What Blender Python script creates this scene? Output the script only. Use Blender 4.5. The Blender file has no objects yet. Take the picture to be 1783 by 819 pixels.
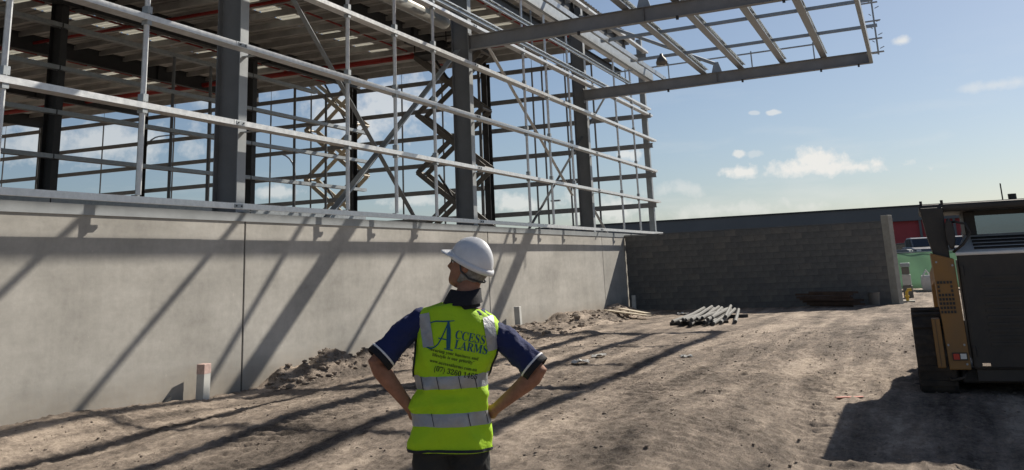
import bpy, bmesh, math, random
import numpy as np
from mathutils import Vector, Matrix
from mathutils.bvhtree import BVHTree
rnd = random.Random(7)
nrs = np.random.RandomState(11)
scn = bpy.context.scene
COL = scn.collection
rad = math.radians

# ------------------------------------------------------------------ camera
F_PX, PY, W, H = 1655.57, 55.87, 1783.0, 819.0
PIT, ROL, YAW = rad(13.923), rad(-2.577), rad(21.953)
CAM = Vector((0, 0, 1.65))
_fw = Vector((math.cos(YAW)*math.cos(PIT), math.sin(YAW)*math.cos(PIT), math.sin(PIT)))
_rt = Vector((math.sin(YAW), -math.cos(YAW), 0)); _up = _rt.cross(_fw)
_r2 = _rt*math.cos(ROL) + _up*math.sin(ROL); _u2 = -_rt*math.sin(ROL) + _up*math.cos(ROL)
cd = bpy.data.cameras.new('Camera'); cam = bpy.data.objects.new('Camera', cd); COL.objects.link(cam)
m = Matrix((( _r2.x, _u2.x, -_fw.x, CAM.x), (_r2.y, _u2.y, -_fw.y, CAM.y), (_r2.z, _u2.z, -_fw.z, CAM.z), (0, 0, 0, 1)))
cam.matrix_world = m
cd.sensor_width = 36; cd.sensor_fit = 'HORIZONTAL'; cd.lens = F_PX/W*36
cd.shift_y = -(H/2-PY)/W
cd.clip_start = .1; cd.clip_end = 9000
scn.camera = cam
def pdir(x, y):
    return (_fw + _r2*((x-W/2)/F_PX) - _u2*((y-PY)/F_PX)).normalized()

# ------------------------------------------------------------------ world and sun
SUN = Vector((1, -.40, .81)).normalized()
EL = math.asin(SUN.z); AZ = math.atan2(SUN.x, SUN.y)
world = bpy.data.worlds.new('World'); scn.world = world; world.use_nodes = True
nt = world.node_tree; nt.nodes.clear()
def N(tree, typ, **kw):
    n = tree.nodes.new(typ)
    for k, v in kw.items():
        if k.startswith('i_'):
            key = k[2:]
            key = int(key) if key.isdigit() else key.replace('_', ' ')
            n.inputs[key].default_value = v
        else: setattr(n, k, v)
    return n
def math_n(tree, op, a, b=None, clamp=False):
    n = tree.nodes.new('ShaderNodeMath'); n.operation = op; n.use_clamp = clamp
    for i, v in enumerate((a, b)):
        if v is None: continue
        if isinstance(v, (int, float)): n.inputs[i].default_value = v
        else: tree.links.new(v, n.inputs[i])
    return n.outputs[0]
SKY_STR = .058
sky = N(nt, 'ShaderNodeTexSky', sky_type='NISHITA', sun_disc=False, sun_elevation=EL, sun_rotation=AZ, altitude=10, air_density=1.0, dust_density=.7, ozone_density=4.6)
bg = N(nt, 'ShaderNodeBackground'); bg.inputs['Strength'].default_value = SKY_STR
wo = N(nt, 'ShaderNodeOutputWorld')
tc = N(nt, 'ShaderNodeTexCoord')
sepd = N(nt, 'ShaderNodeSeparateXYZ'); nt.links.new(tc.outputs['Generated'], sepd.inputs[0])
noi = N(nt, 'ShaderNodeTexNoise', i_Scale=34.0, i_Detail=8.0, i_Roughness=.58)
nt.links.new(tc.outputs['Generated'], noi.inputs['Vector'])
noi2 = N(nt, 'ShaderNodeTexNoise', i_Scale=110.0, i_Detail=4.0, i_Roughness=.6)
nt.links.new(tc.outputs['Generated'], noi2.inputs['Vector'])
def dotc(v):
    n = nt.nodes.new('ShaderNodeVectorMath'); n.operation = 'DOT_PRODUCT'
    nt.links.new(tc.outputs['Generated'], n.inputs[0]); n.inputs[1].default_value = v
    return n.outputs['Value']
nsum = math_n(nt, 'ADD', math_n(nt, 'MULTIPLY', noi.outputs[0], 1.5), math_n(nt, 'MULTIPLY', noi2.outputs[0], .5))
nsum = math_n(nt, 'SUBTRACT', nsum, 1.0)
total = None
# every cumulus: direction, half width, half height, density, edge softness
for (x, y, a, b, dens, soft) in [(1410, 292, 125, 15, .95, 1.5), (1425, 282, 48, 18, .95, 1.5), (1480, 292, 50, 10, .9, 1.4), (1290, 300, 52, 10, .9, 1.4), (1288, 268, 12, 7, .7, 2.2), (1314, 268, 16, 6, .3, 2),
                           (1348, 196, 13, 4, .6, 2), (1314, 197, 8, 3, .4, 2), (1569, 71, 13, 8, .75, 1.3), (1735, 148, 62, 7, .4, .9),
                           (1270, 365, 170, 16, .45, 1.2), (1190, 330, 60, 12, .4, 1.2), (900, 355, 120, 18, .6, 1.6), (1090, 270, 40, 12, .7, 1.8), (1050, 370, 90, 16, .6, 1.6),
                           (640, 195, 120, 60, .55, 1.3), (160, 245, 170, 36, .5, 1.2), (60, 250, 90, 22, .4, 1.2), (480, 335, 40, 10, .5, 1.6), (730, 350, 60, 12, .5, 1.6), (320, 160, 160, 22, .35, 1.1)]:
    c = pdir(x, y); u = c.cross(Vector((0, 0, 1))).normalized(); v = u.cross(c)
    k = 1/F_PX
    du = math_n(nt, 'DIVIDE', dotc(u), a*k*1.05); dv = math_n(nt, 'DIVIDE', dotc(v), b*k*1.1)
    q = math_n(nt, 'SQRT', math_n(nt, 'ADD', math_n(nt, 'MULTIPLY', du, du), math_n(nt, 'MULTIPLY', dv, dv)))
    q = math_n(nt, 'SUBTRACT', 1.0, q)
    q = math_n(nt, 'ADD', q, math_n(nt, 'MULTIPLY', nsum, 2.1))
    q = math_n(nt, 'MULTIPLY', q, soft, True)
    q = math_n(nt, 'MULTIPLY', q, math_n(nt, 'GREATER_THAN', dotc(c), .2))
    q = math_n(nt, 'MULTIPLY', q, dens)
    total = q if total is None else math_n(nt, 'MAXIMUM', total, q)
# thin broken cloud low all round the horizon
noi3 = N(nt, 'ShaderNodeTexNoise', i_Scale=5.0, i_Detail=8.0, i_Roughness=.6)
mp = N(nt, 'ShaderNodeMapping'); mp.inputs['Scale'].default_value = (1, 1, 5.5)
nt.links.new(tc.outputs['Generated'], mp.inputs[0]); nt.links.new(mp.outputs[0], noi3.inputs['Vector'])
low = math_n(nt, 'MULTIPLY', math_n(nt, 'SUBTRACT', noi3.outputs[0], .53), 4.0, True)
fall = math_n(nt, 'SUBTRACT', 1.0, math_n(nt, 'MULTIPLY', sepd.outputs['Z'], 4.5), True)
low = math_n(nt, 'MULTIPLY', math_n(nt, 'MULTIPLY', low, fall), .45)
total = math_n(nt, 'MAXIMUM', total, low)
mix = N(nt, 'ShaderNodeMix', data_type='RGBA')
nt.links.new(total, mix.inputs['Factor']); hsv = N(nt, 'ShaderNodeHueSaturation', i_Saturation=.86); nt.links.new(sky.outputs[0], hsv.inputs['Color']); nt.links.new(hsv.outputs[0], mix.inputs['A'])
mix.inputs['B'].default_value = (.66/SKY_STR, .65/SKY_STR, .62/SKY_STR, 1)
nt.links.new(mix.outputs['Result'], bg.inputs['Color']); nt.links.new(bg.outputs[0], wo.inputs[0])

sl = bpy.data.lights.new('sun', 'SUN'); sl.energy = 5.0; sl.angle = rad(.55); sl.color = (1, .93, .82)
so = bpy.data.objects.new('sun', sl); COL.objects.link(so)
so.rotation_euler = (-SUN).to_track_quat('-Z', 'Y').to_euler(); so.location = (20, -20, 40)
vs = scn.view_settings; vs.view_transform = 'Standard'; vs.look = 'None'; vs.exposure = .38; vs.gamma = 1; vs.use_curve_mapping = False

# ------------------------------------------------------------------ materials
MATS = {}
def mat(name, col, rough=.8, metal=0, var=.15, scale=6.0, bump=0, bscale=40.0, spec=.4, col2=None, stretch=(1, 1, 1), trans=0, coat=0):
    """procedural surface: two-octave colour variation around col (or towards col2) and fine bump"""
    mt = bpy.data.materials.new(name); mt.use_nodes = True; t = mt.node_tree; b = t.nodes['Principled BSDF']
    tcn = N(t, 'ShaderNodeTexCoord'); mpn = N(t, 'ShaderNodeMapping'); mpn.inputs['Scale'].default_value = stretch
    t.links.new(tcn.outputs['Object'], mpn.inputs[0])
    n1 = N(t, 'ShaderNodeTexNoise', i_Scale=scale, i_Detail=8.0, i_Roughness=.62); t.links.new(mpn.outputs[0], n1.inputs['Vector'])
    rp = N(t, 'ShaderNodeValToRGB'); t.links.new(n1.outputs[0], rp.inputs[0])
    lo = [max(0, c*(1-var)) for c in col]; hi = [min(1, c*(1+var)) for c in col] if col2 is None else col2
    rp.color_ramp.elements[0].position = .3; rp.color_ramp.elements[1].position = .7
    rp.color_ramp.elements[0].color = (*lo, 1); rp.color_ramp.elements[1].color = (*hi, 1)
    t.links.new(rp.outputs[0], b.inputs['Base Color'])
    b.inputs['Metallic'].default_value = metal; b.inputs['Specular IOR Level'].default_value = spec
    rr = math_n(t, 'ADD', math_n(t, 'MULTIPLY', n1.outputs[0], .3), rough-.15, True); t.links.new(rr, b.inputs['Roughness'])
    if coat: b.inputs['Coat Weight'].default_value = coat
    if trans: b.inputs['Transmission Weight'].default_value = trans
    if bump:
        n2 = N(t, 'ShaderNodeTexNoise', i_Scale=bscale, i_Detail=6.0, i_Roughness=.6); t.links.new(mpn.outputs[0], n2.inputs['Vector'])
        bp = N(t, 'ShaderNodeBump', i_Strength=bump, i_Distance=.02); t.links.new(n2.outputs[0], bp.inputs['Height']); t.links.new(bp.outputs[0], b.inputs['Normal'])
    MATS[name] = mt
    return mt
GALV = mat('galvanised', (.70, .71, .71), .40, .45, .14, 9, .08, 60)
GALV2 = mat('galvanised_dull', (.34, .37, .39), .5, .5, .16, 7, .08, 60)
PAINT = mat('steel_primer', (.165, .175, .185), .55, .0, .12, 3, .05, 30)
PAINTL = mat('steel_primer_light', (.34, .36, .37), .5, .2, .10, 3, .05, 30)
DARK = mat('dark_steel', (.045, .047, .05), .6, .1, .2, 5)
RED = mat('red_pipe', (.30, .025, .02), .5, 0, .12, 5)
ROOFM = mat('roof_sheet_underside', (.46, .455, .44), .5, .3, .2, 2)
CPUR = mat('purlin_steel', (.40, .42, .43), .38, .75, .14, 9, .08, 60)
CBEAM = mat('canopy_steel', (.24, .25, .26), .5, .1, .12, 3, .05, 30)
FOIL = mat('galvanised_duct', (.62, .6, .54), .38, .7, .12, 4)
BLOCK = mat('block', (.135, .135, .13), .92, 0, .25, 3, .5, 35)
BLOCK2 = mat('block_b', (.12, .122, .12), .92, 0, .25, 3, .5, 35)
BLOCK3 = mat('block_c', (.152, .147, .138), .92, 0, .25, 3, .5, 35)
MORT = mat('mortar', (.135, .135, .13), .95, 0, .2, 8)
CONC = mat('pier_concrete', (.34, .33, .29), .9, 0, .16, 5, .3, 50)
ORANGE = mat('loader_yellow', (.33, .165, .04), .5, 0, .15, 3, .03, 40, col2=(.21, .125, .055), coat=.05)
BLACKP = mat('loader_black', (.022, .023, .025), .55, 0, .2, 2.2, .04, 40, col2=(.058, .05, .042))
RUBBER = mat('rubber', (.022, .021, .02), .85, 0, .3, 5, .4, 30, col2=(.075, .06, .047))
SILVER = mat('loader_hood', (.74, .72, .68), .5, .1, .12, 5)
WHITE = mat('white_plastic', (.70, .70, .67), .45, 0, .06, 6)
PVC = mat('pvc', (.52, .52, .49), .6, 0, .12, 6)
PINK = mat('faded_red_paint', (.50, .36, .32), .7, 0, .2, 20)
PAPER = mat('paper', (.68, .66, .61), .8, 0, .1, 10)
TIMBER = mat('pale_timber', (.52, .45, .34), .8, 0, .18, 5, .1, 30, stretch=(8, 1, 8))
PICK = mat('weathered_post', (.15, .147, .138), .75, 0, .22, 6, .1, 30)
REDB = mat('red_mesh', (.52, .09, .09), .9, 0, .14, .4)
FASC = mat('fascia', (.17, .165, .16), .7, 0, .12, .2)
BEIGE = mat('beige_cladding', (.34, .31, .26), .8, 0, .12, .3)
ASPH = mat('asphalt', (.06, .06, .058), .92, 0, .2, 2, .2, 60)
TAN = mat('lift_tan', (.36, .31, .23), .55, .1, .15, 5)
LIFTG = mat('lift_grey', (.16, .15, .135), .55, .1, .15, 5)
GLASSD = mat('dark_glass', (.02, .025, .03), .08, 0, .1, 3, spec=.8)
LAMPM = mat('lamp_post', (.22, .23, .24), .5, .4, .1, 3)
REDL = mat('red_lens', (.45, .03, .02), .25, 0, .1, 8)
CHROME = mat('chrome', (.75, .75, .75), .15, 1, .05, 8)

# clear-ish glass for the loader cab
def glass(name, col, alpha):
    mt = bpy.data.materials.new(name); mt.use_nodes = True; t = mt.node_tree; t.nodes.clear()
    o = N(t, 'ShaderNodeOutputMaterial'); g = N(t, 'ShaderNodeBsdfGlossy', i_Roughness=.06); tr = N(t, 'ShaderNodeBsdfTransparent')
    tr.inputs[0].default_value = (*col, 1); mx = N(t, 'ShaderNodeMixShader'); mx.inputs[0].default_value = alpha
    g.inputs[0].default_value = (.75, .85, .95, 1)
    t.links.new(tr.outputs[0], mx.inputs[1]); t.links.new(g.outputs[0], mx.inputs[2]); t.links.new(mx.outputs[0], o.inputs[0]); return mt
CABG = glass('cab_glass', (.35, .45, .5), .25)
def translucent(name, col):
    mt = bpy.data.materials.new(name); mt.use_nodes = True; t = mt.node_tree; t.nodes.clear()
    o = N(t, 'ShaderNodeOutputMaterial'); d = N(t, 'ShaderNodeBsdfDiffuse'); tr = N(t, 'ShaderNodeBsdfTranslucent'); mx = N(t, 'ShaderNodeMixShader')
    n = N(t, 'ShaderNodeTexNoise', i_Scale=2.0, i_Detail=4.0); rp = N(t, 'ShaderNodeValToRGB'); t.links.new(n.outputs[0], rp.inputs[0])
    rp.color_ramp.elements[0].color = (*[c*.8 for c in col], 1); rp.color_ramp.elements[1].color = (*col, 1)
    t.links.new(rp.outputs[0], d.inputs[0]); t.links.new(rp.outputs[0], tr.inputs[0]); mx.inputs[0].default_value = .6
    t.links.new(d.outputs[0], mx.inputs[1]); t.links.new(tr.outputs[0], mx.inputs[2]); t.links.new(mx.outputs[0], o.inputs[0]); return mt
GREEN = translucent('green_cloth', (.36, .50, .39))
SKYL = translucent('skylight_sheet', (.75, .74, .68))

# precast concrete: cloudy mottling, trowel streaks, pin holes and a dirt splash near the ground
def concrete():
    mt = bpy.data.materials.new('precast_concrete'); mt.use_nodes = True; t = mt.node_tree; b = t.nodes['Principled BSDF']
    tcn = N(t, 'ShaderNodeTexCoord'); g = tcn.outputs['Object']
    def noise(sc, det, ro, st=(1, 1, 1), off=0):
        mpn = N(t, 'ShaderNodeMapping'); mpn.inputs['Scale'].default_value = st; mpn.inputs['Location'].default_value = (off, off, off)
        t.links.new(g, mpn.inputs[0]); n = N(t, 'ShaderNodeTexNoise', i_Scale=sc, i_Detail=det, i_Roughness=ro); t.links.new(mpn.outputs[0], n.inputs['Vector']); return n.outputs[0]
    a = noise(.7, 6, .6); s = noise(1.5, 6, .65, (.35, 1, 1.6), 4); f = noise(9, 6, .7, (1, 1, 1), 9); v = noise(2.2, 5, .6, (2.6, 1, .18), 2)
    v1 = math_n(t, 'ADD', math_n(t, 'MULTIPLY', a, .45), math_n(t, 'MULTIPLY', s, .3)); v1 = math_n(t, 'ADD', v1, math_n(t, 'MULTIPLY', f, .17)); v1 = math_n(t, 'ADD', v1, math_n(t, 'MULTIPLY', v, .08))
    rp = N(t, 'ShaderNodeValToRGB'); t.links.new(v1, rp.inputs[0])
    e = rp.color_ramp.elements; e[0].position = .39; e[0].color = (.32, .307, .28, 1); e[1].position = .61; e[1].color = (.52, .498, .455, 1)
    x = e.new(.5); x.color = (.42, .402, .365, 1)
    # pin holes and blemishes
    vo = N(t, 'ShaderNodeTexVoronoi', i_Scale=3.1); t.links.new(g, vo.inputs['Vector'])
    hole = math_n(t, 'LESS_THAN', vo.outputs['Distance'], .055)
    hole = math_n(t, 'MULTIPLY', hole, math_n(t, 'GREATER_THAN', a, .5))
    sep = N(t, 'ShaderNodeSeparateXYZ'); t.links.new(g, sep.inputs[0])
    dirt = math_n(t, 'SUBTRACT', math_n(t, 'ADD', .28, math_n(t, 'MULTIPLY', f, .55)), sep.outputs['Z']); dirt = math_n(t, 'MULTIPLY', dirt, 1.8, True); dirt = math_n(t, 'MULTIPLY', dirt, .55)
    m1 = N(t, 'ShaderNodeMix', data_type='RGBA'); t.links.new(math_n(t, 'MULTIPLY', hole, .3), m1.inputs['Factor']); t.links.new(rp.outputs[0], m1.inputs['A']); m1.inputs['B'].default_value = (.6, .56, .5, 1)
    m2 = N(t, 'ShaderNodeMix', data_type='RGBA'); t.links.new(dirt, m2.inputs['Factor']); t.links.new(m1.outputs['Result'], m2.inputs['A']); m2.inputs['B'].default_value = (.23, .18, .125, 1)
    oi = N(t, 'ShaderNodeObjectInfo'); hs_ = N(t, 'ShaderNodeHueSaturation'); t.links.new(math_n(t, 'ADD', .93, math_n(t, 'MULTIPLY', oi.outputs['Random'], .12)), hs_.inputs['Value']); t.links.new(m2.outputs['Result'], hs_.inputs['Color'])
    t.links.new(hs_.outputs[0], b.inputs['Base Color']); b.inputs['Roughness'].default_value = .85; b.inputs['Specular IOR Level'].default_value = .25
    bp = N(t, 'ShaderNodeBump', i_Strength=.12, i_Distance=.02); t.links.new(f, bp.inputs['Height']); t.links.new(bp.outputs[0], b.inputs['Normal'])
    return mt
PRECAST = concrete()

def dirt():
    mt = bpy.data.materials.new('dirt'); mt.use_nodes = True; t = mt.node_tree; b = t.nodes['Principled BSDF']
    tcn = N(t, 'ShaderNodeTexCoord'); g = tcn.outputs['Object']
    def noise(sc, det, ro, st=(1, 1, 1), rz=0, off=0):
        mpn = N(t, 'ShaderNodeMapping'); mpn.inputs['Scale'].default_value = st; mpn.inputs['Rotation'].default_value = (0, 0, rz); mpn.inputs['Location'].default_value = (off, off, 0)
        t.links.new(g, mpn.inputs[0]); n = N(t, 'ShaderNodeTexNoise', i_Scale=sc, i_Detail=det, i_Roughness=ro); t.links.new(mpn.outputs[0], n.inputs['Vector']); return n.outputs[0]
    big = noise(.45, 5, .6); mid = noise(2.6, 8, .68, (.5, 1, 1), .1); fin = noise(18, 8, .85); grit = noise(8, 8, .82, (.8, 1, 1), .3, 7); tr = noise(1.1, 6, .6, (.16, 1.7, 1), .12, 3)
    v = math_n(t, 'ADD', math_n(t, 'MULTIPLY', big, .14), math_n(t, 'MULTIPLY', mid, .20)); v = math_n(t, 'ADD', v, math_n(t, 'MULTIPLY', fin, .16)); v = math_n(t, 'ADD', v, math_n(t, 'MULTIPLY', tr, .28)); v = math_n(t, 'ADD', v, math_n(t, 'MULTIPLY', grit, .22))
    rp = N(t, 'ShaderNodeValToRGB'); t.links.new(v, rp.inputs[0]); e = rp.color_ramp.elements
    e[0].position = .42; e[0].color = (.07, .058, .05, 1); e[1].position = .565; e[1].color = (.50, .41, .33, 1)
    x = e.new(.465); x.color = (.18, .148, .122, 1); x = e.new(.51); x.color = (.29, .238, .194, 1)
    t.links.new(rp.outputs[0], b.inputs['Base Color']); b.inputs['Roughness'].default_value = .95; b.inputs['Specular IOR Level'].default_value = .15
    hh = math_n(t, 'ADD', math_n(t, 'MULTIPLY', fin, .6), math_n(t, 'MULTIPLY', mid, .9))
    bp = N(t, 'ShaderNodeBump', i_Strength=1.0, i_Distance=.055); t.links.new(hh, bp.inputs['Height']); t.links.new(bp.outputs[0], b.inputs['Normal'])
    return mt
DIRT = dirt()
CLOD = mat('clod', (.23, .187, .152), .95, 0, .3, 9, .6, 40)

# ------------------------------------------------------------------ mesh helpers
class MB:
    def __init__(s): s.v = []; s.f = []
    def add(s, vs_, fs_):
        o = len(s.v); s.v += [tuple(p) for p in vs_]; s.f += [tuple(i+o for i in q) for q in fs_]; return s
    def box(s, x0, x1, y0, y1, z0, z1):
        return s.add([(x, y, z) for x in (x0, x1) for y in (y0, y1) for z in (z0, z1)],
                     [(0, 1, 3, 2), (4, 6, 7, 5), (0, 4, 5, 1), (2, 3, 7, 6), (0, 2, 6, 4), (1, 5, 7, 3)])
    def sweep(s, poly, p0, p1, side, upv=None):
        """closed 2-D section (a along side, b along up) swept from p0 to p1"""
        p0, p1 = Vector(p0), Vector(p1); d = (p1-p0).normalized(); a = Vector(side); a = (a-d*a.dot(d)).normalized(); b = d.cross(a)
        if upv is not None and b.dot(Vector(upv)) < 0: b = -b
        n = len(poly); vs_ = [p0+a*q[0]+b*q[1] for q in poly]+[p1+a*q[0]+b*q[1] for q in poly]
        fs_ = [(i, (i+1) % n, n+(i+1) % n, n+i) for i in range(n)]+[tuple(range(n))[::-1], tuple(range(n, 2*n))]
        return s.add(vs_, fs_)
    def bar(s, p0, p1, w, h, side=(0, 0, 1)):
        return s.sweep([(-w/2, -h/2), (w/2, -h/2), (w/2, h/2), (-w/2, h/2)], p0, p1, side)
    def tube(s, pts, r, n=8, r1=None):
        pts = [Vector(p) for p in pts]; rings = []
        for i, p in enumerate(pts):
            d = (pts[min(i+1, len(pts)-1)]-pts[max(i-1, 0)]).normalized(); a = d.orthogonal().normalized() if i == 0 else (pa-d*pa.dot(d)).normalized()
            pa = a; b = d.cross(a); rr = r if r1 is None else r+(r1-r)*i/(len(pts)-1)
            rings.append([p+a*(rr*math.cos(2*math.pi*k/n))+b*(rr*math.sin(2*math.pi*k/n)) for k in range(n)])
        return s.loft(rings)
    def loft(s, rings, caps=True):
        n = len(rings[0]); vs_ = [p for r in rings for p in r]; fs_ = []
        for i in range(len(rings)-1):
            for k in range(n): fs_.append((i*n+k, i*n+(k+1) % n, (i+1)*n+(k+1) % n, (i+1)*n+k))
        if caps: fs_ += [tuple(range(n))[::-1], tuple(range((len(rings)-1)*n, len(rings)*n))]
        return s.add(vs_, fs_)
    def mesh(s, name, m_=None, smooth=False):
        me = bpy.data.meshes.new(name); me.from_pydata([tuple(p) for p in s.v], [], s.f); me.update()
        bm = bmesh.new(); bm.from_mesh(me); bmesh.ops.recalc_face_normals(bm, faces=bm.faces); bm.to_mesh(me); bm.free()
        if m_: me.materials.append(m_)
        if smooth: me.polygons.foreach_set('use_smooth', [True]*len(me.polygons))
        return me
    def build(s, name, m_, parent=None, smooth=False):
        return link(name, s.mesh(name, m_, smooth), parent)
def link(name, me, parent=None, loc=None):
    o = bpy.data.objects.new(name, me); COL.objects.link(o)
    if parent: o.parent = parent
    if loc: o.location = loc
    return o
def tag(o, label=None, cat=None, group=None, kind=None):
    if label: o['label'] = label
    if cat: o['category'] = cat
    if group: o['group'] = group
    if kind: o['kind'] = kind
    return o
def thing(name, label, cat, loc=(0, 0, 0), rz=0, group=None):
    o = link(name, None); o.location = loc; o.rotation_euler = (0, 0, rz); o.empty_display_size = .2
    return tag(o, label, cat, group)
def bevel(o, w, seg=2):
    md = o.modifiers.new('bevel', 'BEVEL'); md.width = w; md.segments = seg; md.limit_method = 'ANGLE'; return o
def isec(h, b, tf, tw):
    return [(-b/2, -h/2), (b/2, -h/2), (b/2, -h/2+tf), (tw/2, -h/2+tf), (tw/2, h/2-tf), (b/2, h/2-tf), (b/2, h/2), (-b/2, h/2), (-b/2, h/2-tf), (-tw/2, h/2-tf), (-tw/2, -h/2+tf), (-b/2, -h/2+tf)]
def csec(h, b, t=.006, lip=.018):
    """channel: web along 'b' axis direction (height h), flanges along +side"""
    return [(0, 0), (b, 0), (b, lip), (b-t, lip), (b-t, t), (t, t), (t, h-t), (b-t, h-t), (b-t, h-lip), (b, h-lip), (b, h), (0, h)]

# value noise
_G = nrs.rand(512, 512)
def vnoise(x, y):
    xi = np.floor(x).astype(int); yi = np.floor(y).astype(int); fx = x-xi; fy = y-yi
    fx = fx*fx*(3-2*fx); fy = fy*fy*(3-2*fy); g = lambda a, b: _G[a % 512, b % 512]
    return (g(xi, yi)*(1-fx)+g(xi+1, yi)*fx)*(1-fy)+(g(xi, yi+1)*(1-fx)+g(xi+1, yi+1)*fx)*fy-.5
def fbm(x, y, o=5, p=.55):
    s = 0; a = 1
    for k in range(o): s = s+a*vnoise(x*2**k+17*k, y*2**k+31*k); a *= p
    return s
def sstep(a, b, x):
    t = np.clip((x-a)/(b-a), 0, 1); return t*t*(3-2*t)
def hgt(x, y):
    x = np.asarray(x, float); y = np.asarray(y, float)
    near = sstep(48, 30, x)*sstep(4.5, 6.5, x)*sstep(-40, -10, y)
    z = .13*sstep(7.5, 10, x)*sstep(32, 22, x)*sstep(9, 7, y)*sstep(-3, 1, y)
    z = z+.04*sstep(7.6, 9.4, y)*sstep(6, 9, x)+.15*sstep(8.2, 9.5, y)*sstep(11.8, 9.0, x)*sstep(3, 6, x)
    z = z+near*(.05*fbm(x*.35, y*.35, 3)+.02*fbm(x*1.1+5, y*1.3, 4))
    z = z-.11*sstep(2.6, 1.0, y)*sstep(5, 8, x)*sstep(19, 15, x)-.26*sstep(2.4, .8, y)*sstep(12.6, 9.5, x)*sstep(4, 7, x)
    # long wheel ruts, running mostly with the wall
    w = y+.16*x+.35*vnoise(x*.25, y*.1)
    z = z+near*.026*(fbm(x*.5, w*3.2, 4))
    # fine clods
    z = z+near*sstep(26, 16, x)*(.034*np.abs(fbm(x*4.5, y*5.5, 4, .62))+.030*np.abs(fbm(x*9+3, y*10, 3, .7))-.016)
    # crawler tread prints in some lanes
    for (c, sl_, wd) in ((2.1, .05, .32), (.9, .1, .3), (3.4, -.06, .3), (4.7, .02, .3), (2.9, .22, .28), (6.6, -.04, .3)):
        lane = np.exp(-((y-c-sl_*(x-9))/wd)**4)*sstep(7, 8, x)*sstep(17, 13, x)*np.clip(vnoise(x*.7+c, y*.5)+.5, 0, 1)
        z = z+lane*(.030*np.sin((x*.97+y*.22)*2*math.pi/.19)-.02)
    # spoil banked against the wall (two heaps)
    for (xa, xb, hh, yc, wy) in ((12.7, 17.9, .38, 9.36, .45), (20.5, 25.5, .18, 9.2, .8), (24.6, 32.6, .28, 9.25, .9)):
        e = sstep(xa, xa+.8, x)*sstep(xb, xb-1.2, x)*np.exp(-((y-yc)/wy)**2)
        z = z+e*hh*(.75+.9*fbm(x*1.7, y*2.1, 4)+.35*np.abs(vnoise(x*6, y*6)))
    e = np.exp(-((x-20)/6)**2)*np.exp(-((y-7.6)/1.1)**2)
    z = z+e*.16*np.maximum(0, fbm(x*1.3, y*1.6, 4)+.1)
    return z

# ------------------------------------------------------------------ ground
def axis(segs):
    out = []
    for a, b, st in segs: out += list(np.arange(a, b, st))
    return np.array(out+[segs[-1][1]])
gx = axis([(-3000, -300, 600), (-300, -20, 40), (-20, 5, 2.0), (5, 7, .1), (7, 14, .032), (14, 22, .05), (22, 36, .1), (36, 60, .6), (60, 300, 20), (300, 4300, 500)])
gy = axis([(-3500, -300, 640), (-300, -20, 40), (-20, -3, 1.0), (-3, 9.9, .042), (9.9, 20, 1.0), (20, 300, 20), (300, 3500, 640)])
XX, YY = np.meshgrid(gx, gy, indexing='ij'); ZZ = hgt(XX, YY)
nx, ny = len(gx), len(gy)
vv = np.stack([XX, YY, ZZ], -1).reshape(-1, 3)
ii = (np.arange(nx-1)[:, None]*ny+np.arange(ny-1)[None]).reshape(-1)
ff = np.stack([ii, ii+ny, ii+ny+1, ii+1], 1)
me = bpy.data.meshes.new('ground'); me.vertices.add(len(vv)); me.vertices.foreach_set('co', vv.ravel())
me.loops.add(ff.size); me.loops.foreach_set('vertex_index', ff.ravel().astype(np.int32)); me.polygons.add(len(ff))
me.polygons.foreach_set('loop_start', np.arange(0, ff.size, 4, dtype=np.int32)); me.polygons.foreach_set('loop_total', np.full(len(ff), 4, dtype=np.int32))
me.update(); me.validate(); me.materials.append(DIRT); me.polygons.foreach_set('use_smooth', [True]*len(ff))
tag(link('ground', me), 'churned brown dirt of the building site', None, None, 'structure')
def gz(x, y): return float(hgt(np.array([x]), np.array([y]))[0])

# loose clods and stones, uncountable
def clods(name, n, xr, yr, sr, label, extra=0):
    mb = MB(); ico = bmesh.new(); bmesh.ops.create_icosphere(ico, subdivisions=1, radius=1); iv = [v.co.copy() for v in ico.verts]; ifc = [tuple(v.index for v in f.verts) for f in ico.faces]; ico.free()
    for k in range(n):
        x = rnd.uniform(*xr); y = rnd.uniform(*yr); s = sr[0]*(sr[1]/sr[0])**(rnd.random()**2.2)
        sc = (s*rnd.uniform(.7, 1.5), s*rnd.uniform(.7, 1.4), s*rnd.uniform(.45, .8)); a = rnd.uniform(0, 6.28); ca, sa = math.cos(a), math.sin(a); z = gz(x, y)+extra
        pts = []
        for v in iv:
            q = 1+rnd.uniform(-.22, .22); px_, py_, pz_ = v.x*sc[0]*q, v.y*sc[1]*q, v.z*sc[2]*q
            pts.append((x+px_*ca-py_*sa, y+px_*sa+py_*ca, z+pz_+sc[2]*.35))
        mb.add(pts, ifc)
    return tag(mb.build(name, CLOD), label, 'stones', None, 'stuff')
clods('loose_clods', 4200, (7.2, 22), (-1.5, 9.4), (.004, .02), 'small clods and stones scattered over the dirt')
clods('spoil_clods', 420, (12.6, 17.8), (8.85, 9.5), (.012, .065), 'broken clods along the spoil heap by the wall')
clods('rubble_clods', 420, (18.5, 31), (7.8, 9.5), (.02, .085), 'lumps of spoil at the far end of the wall')

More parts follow.
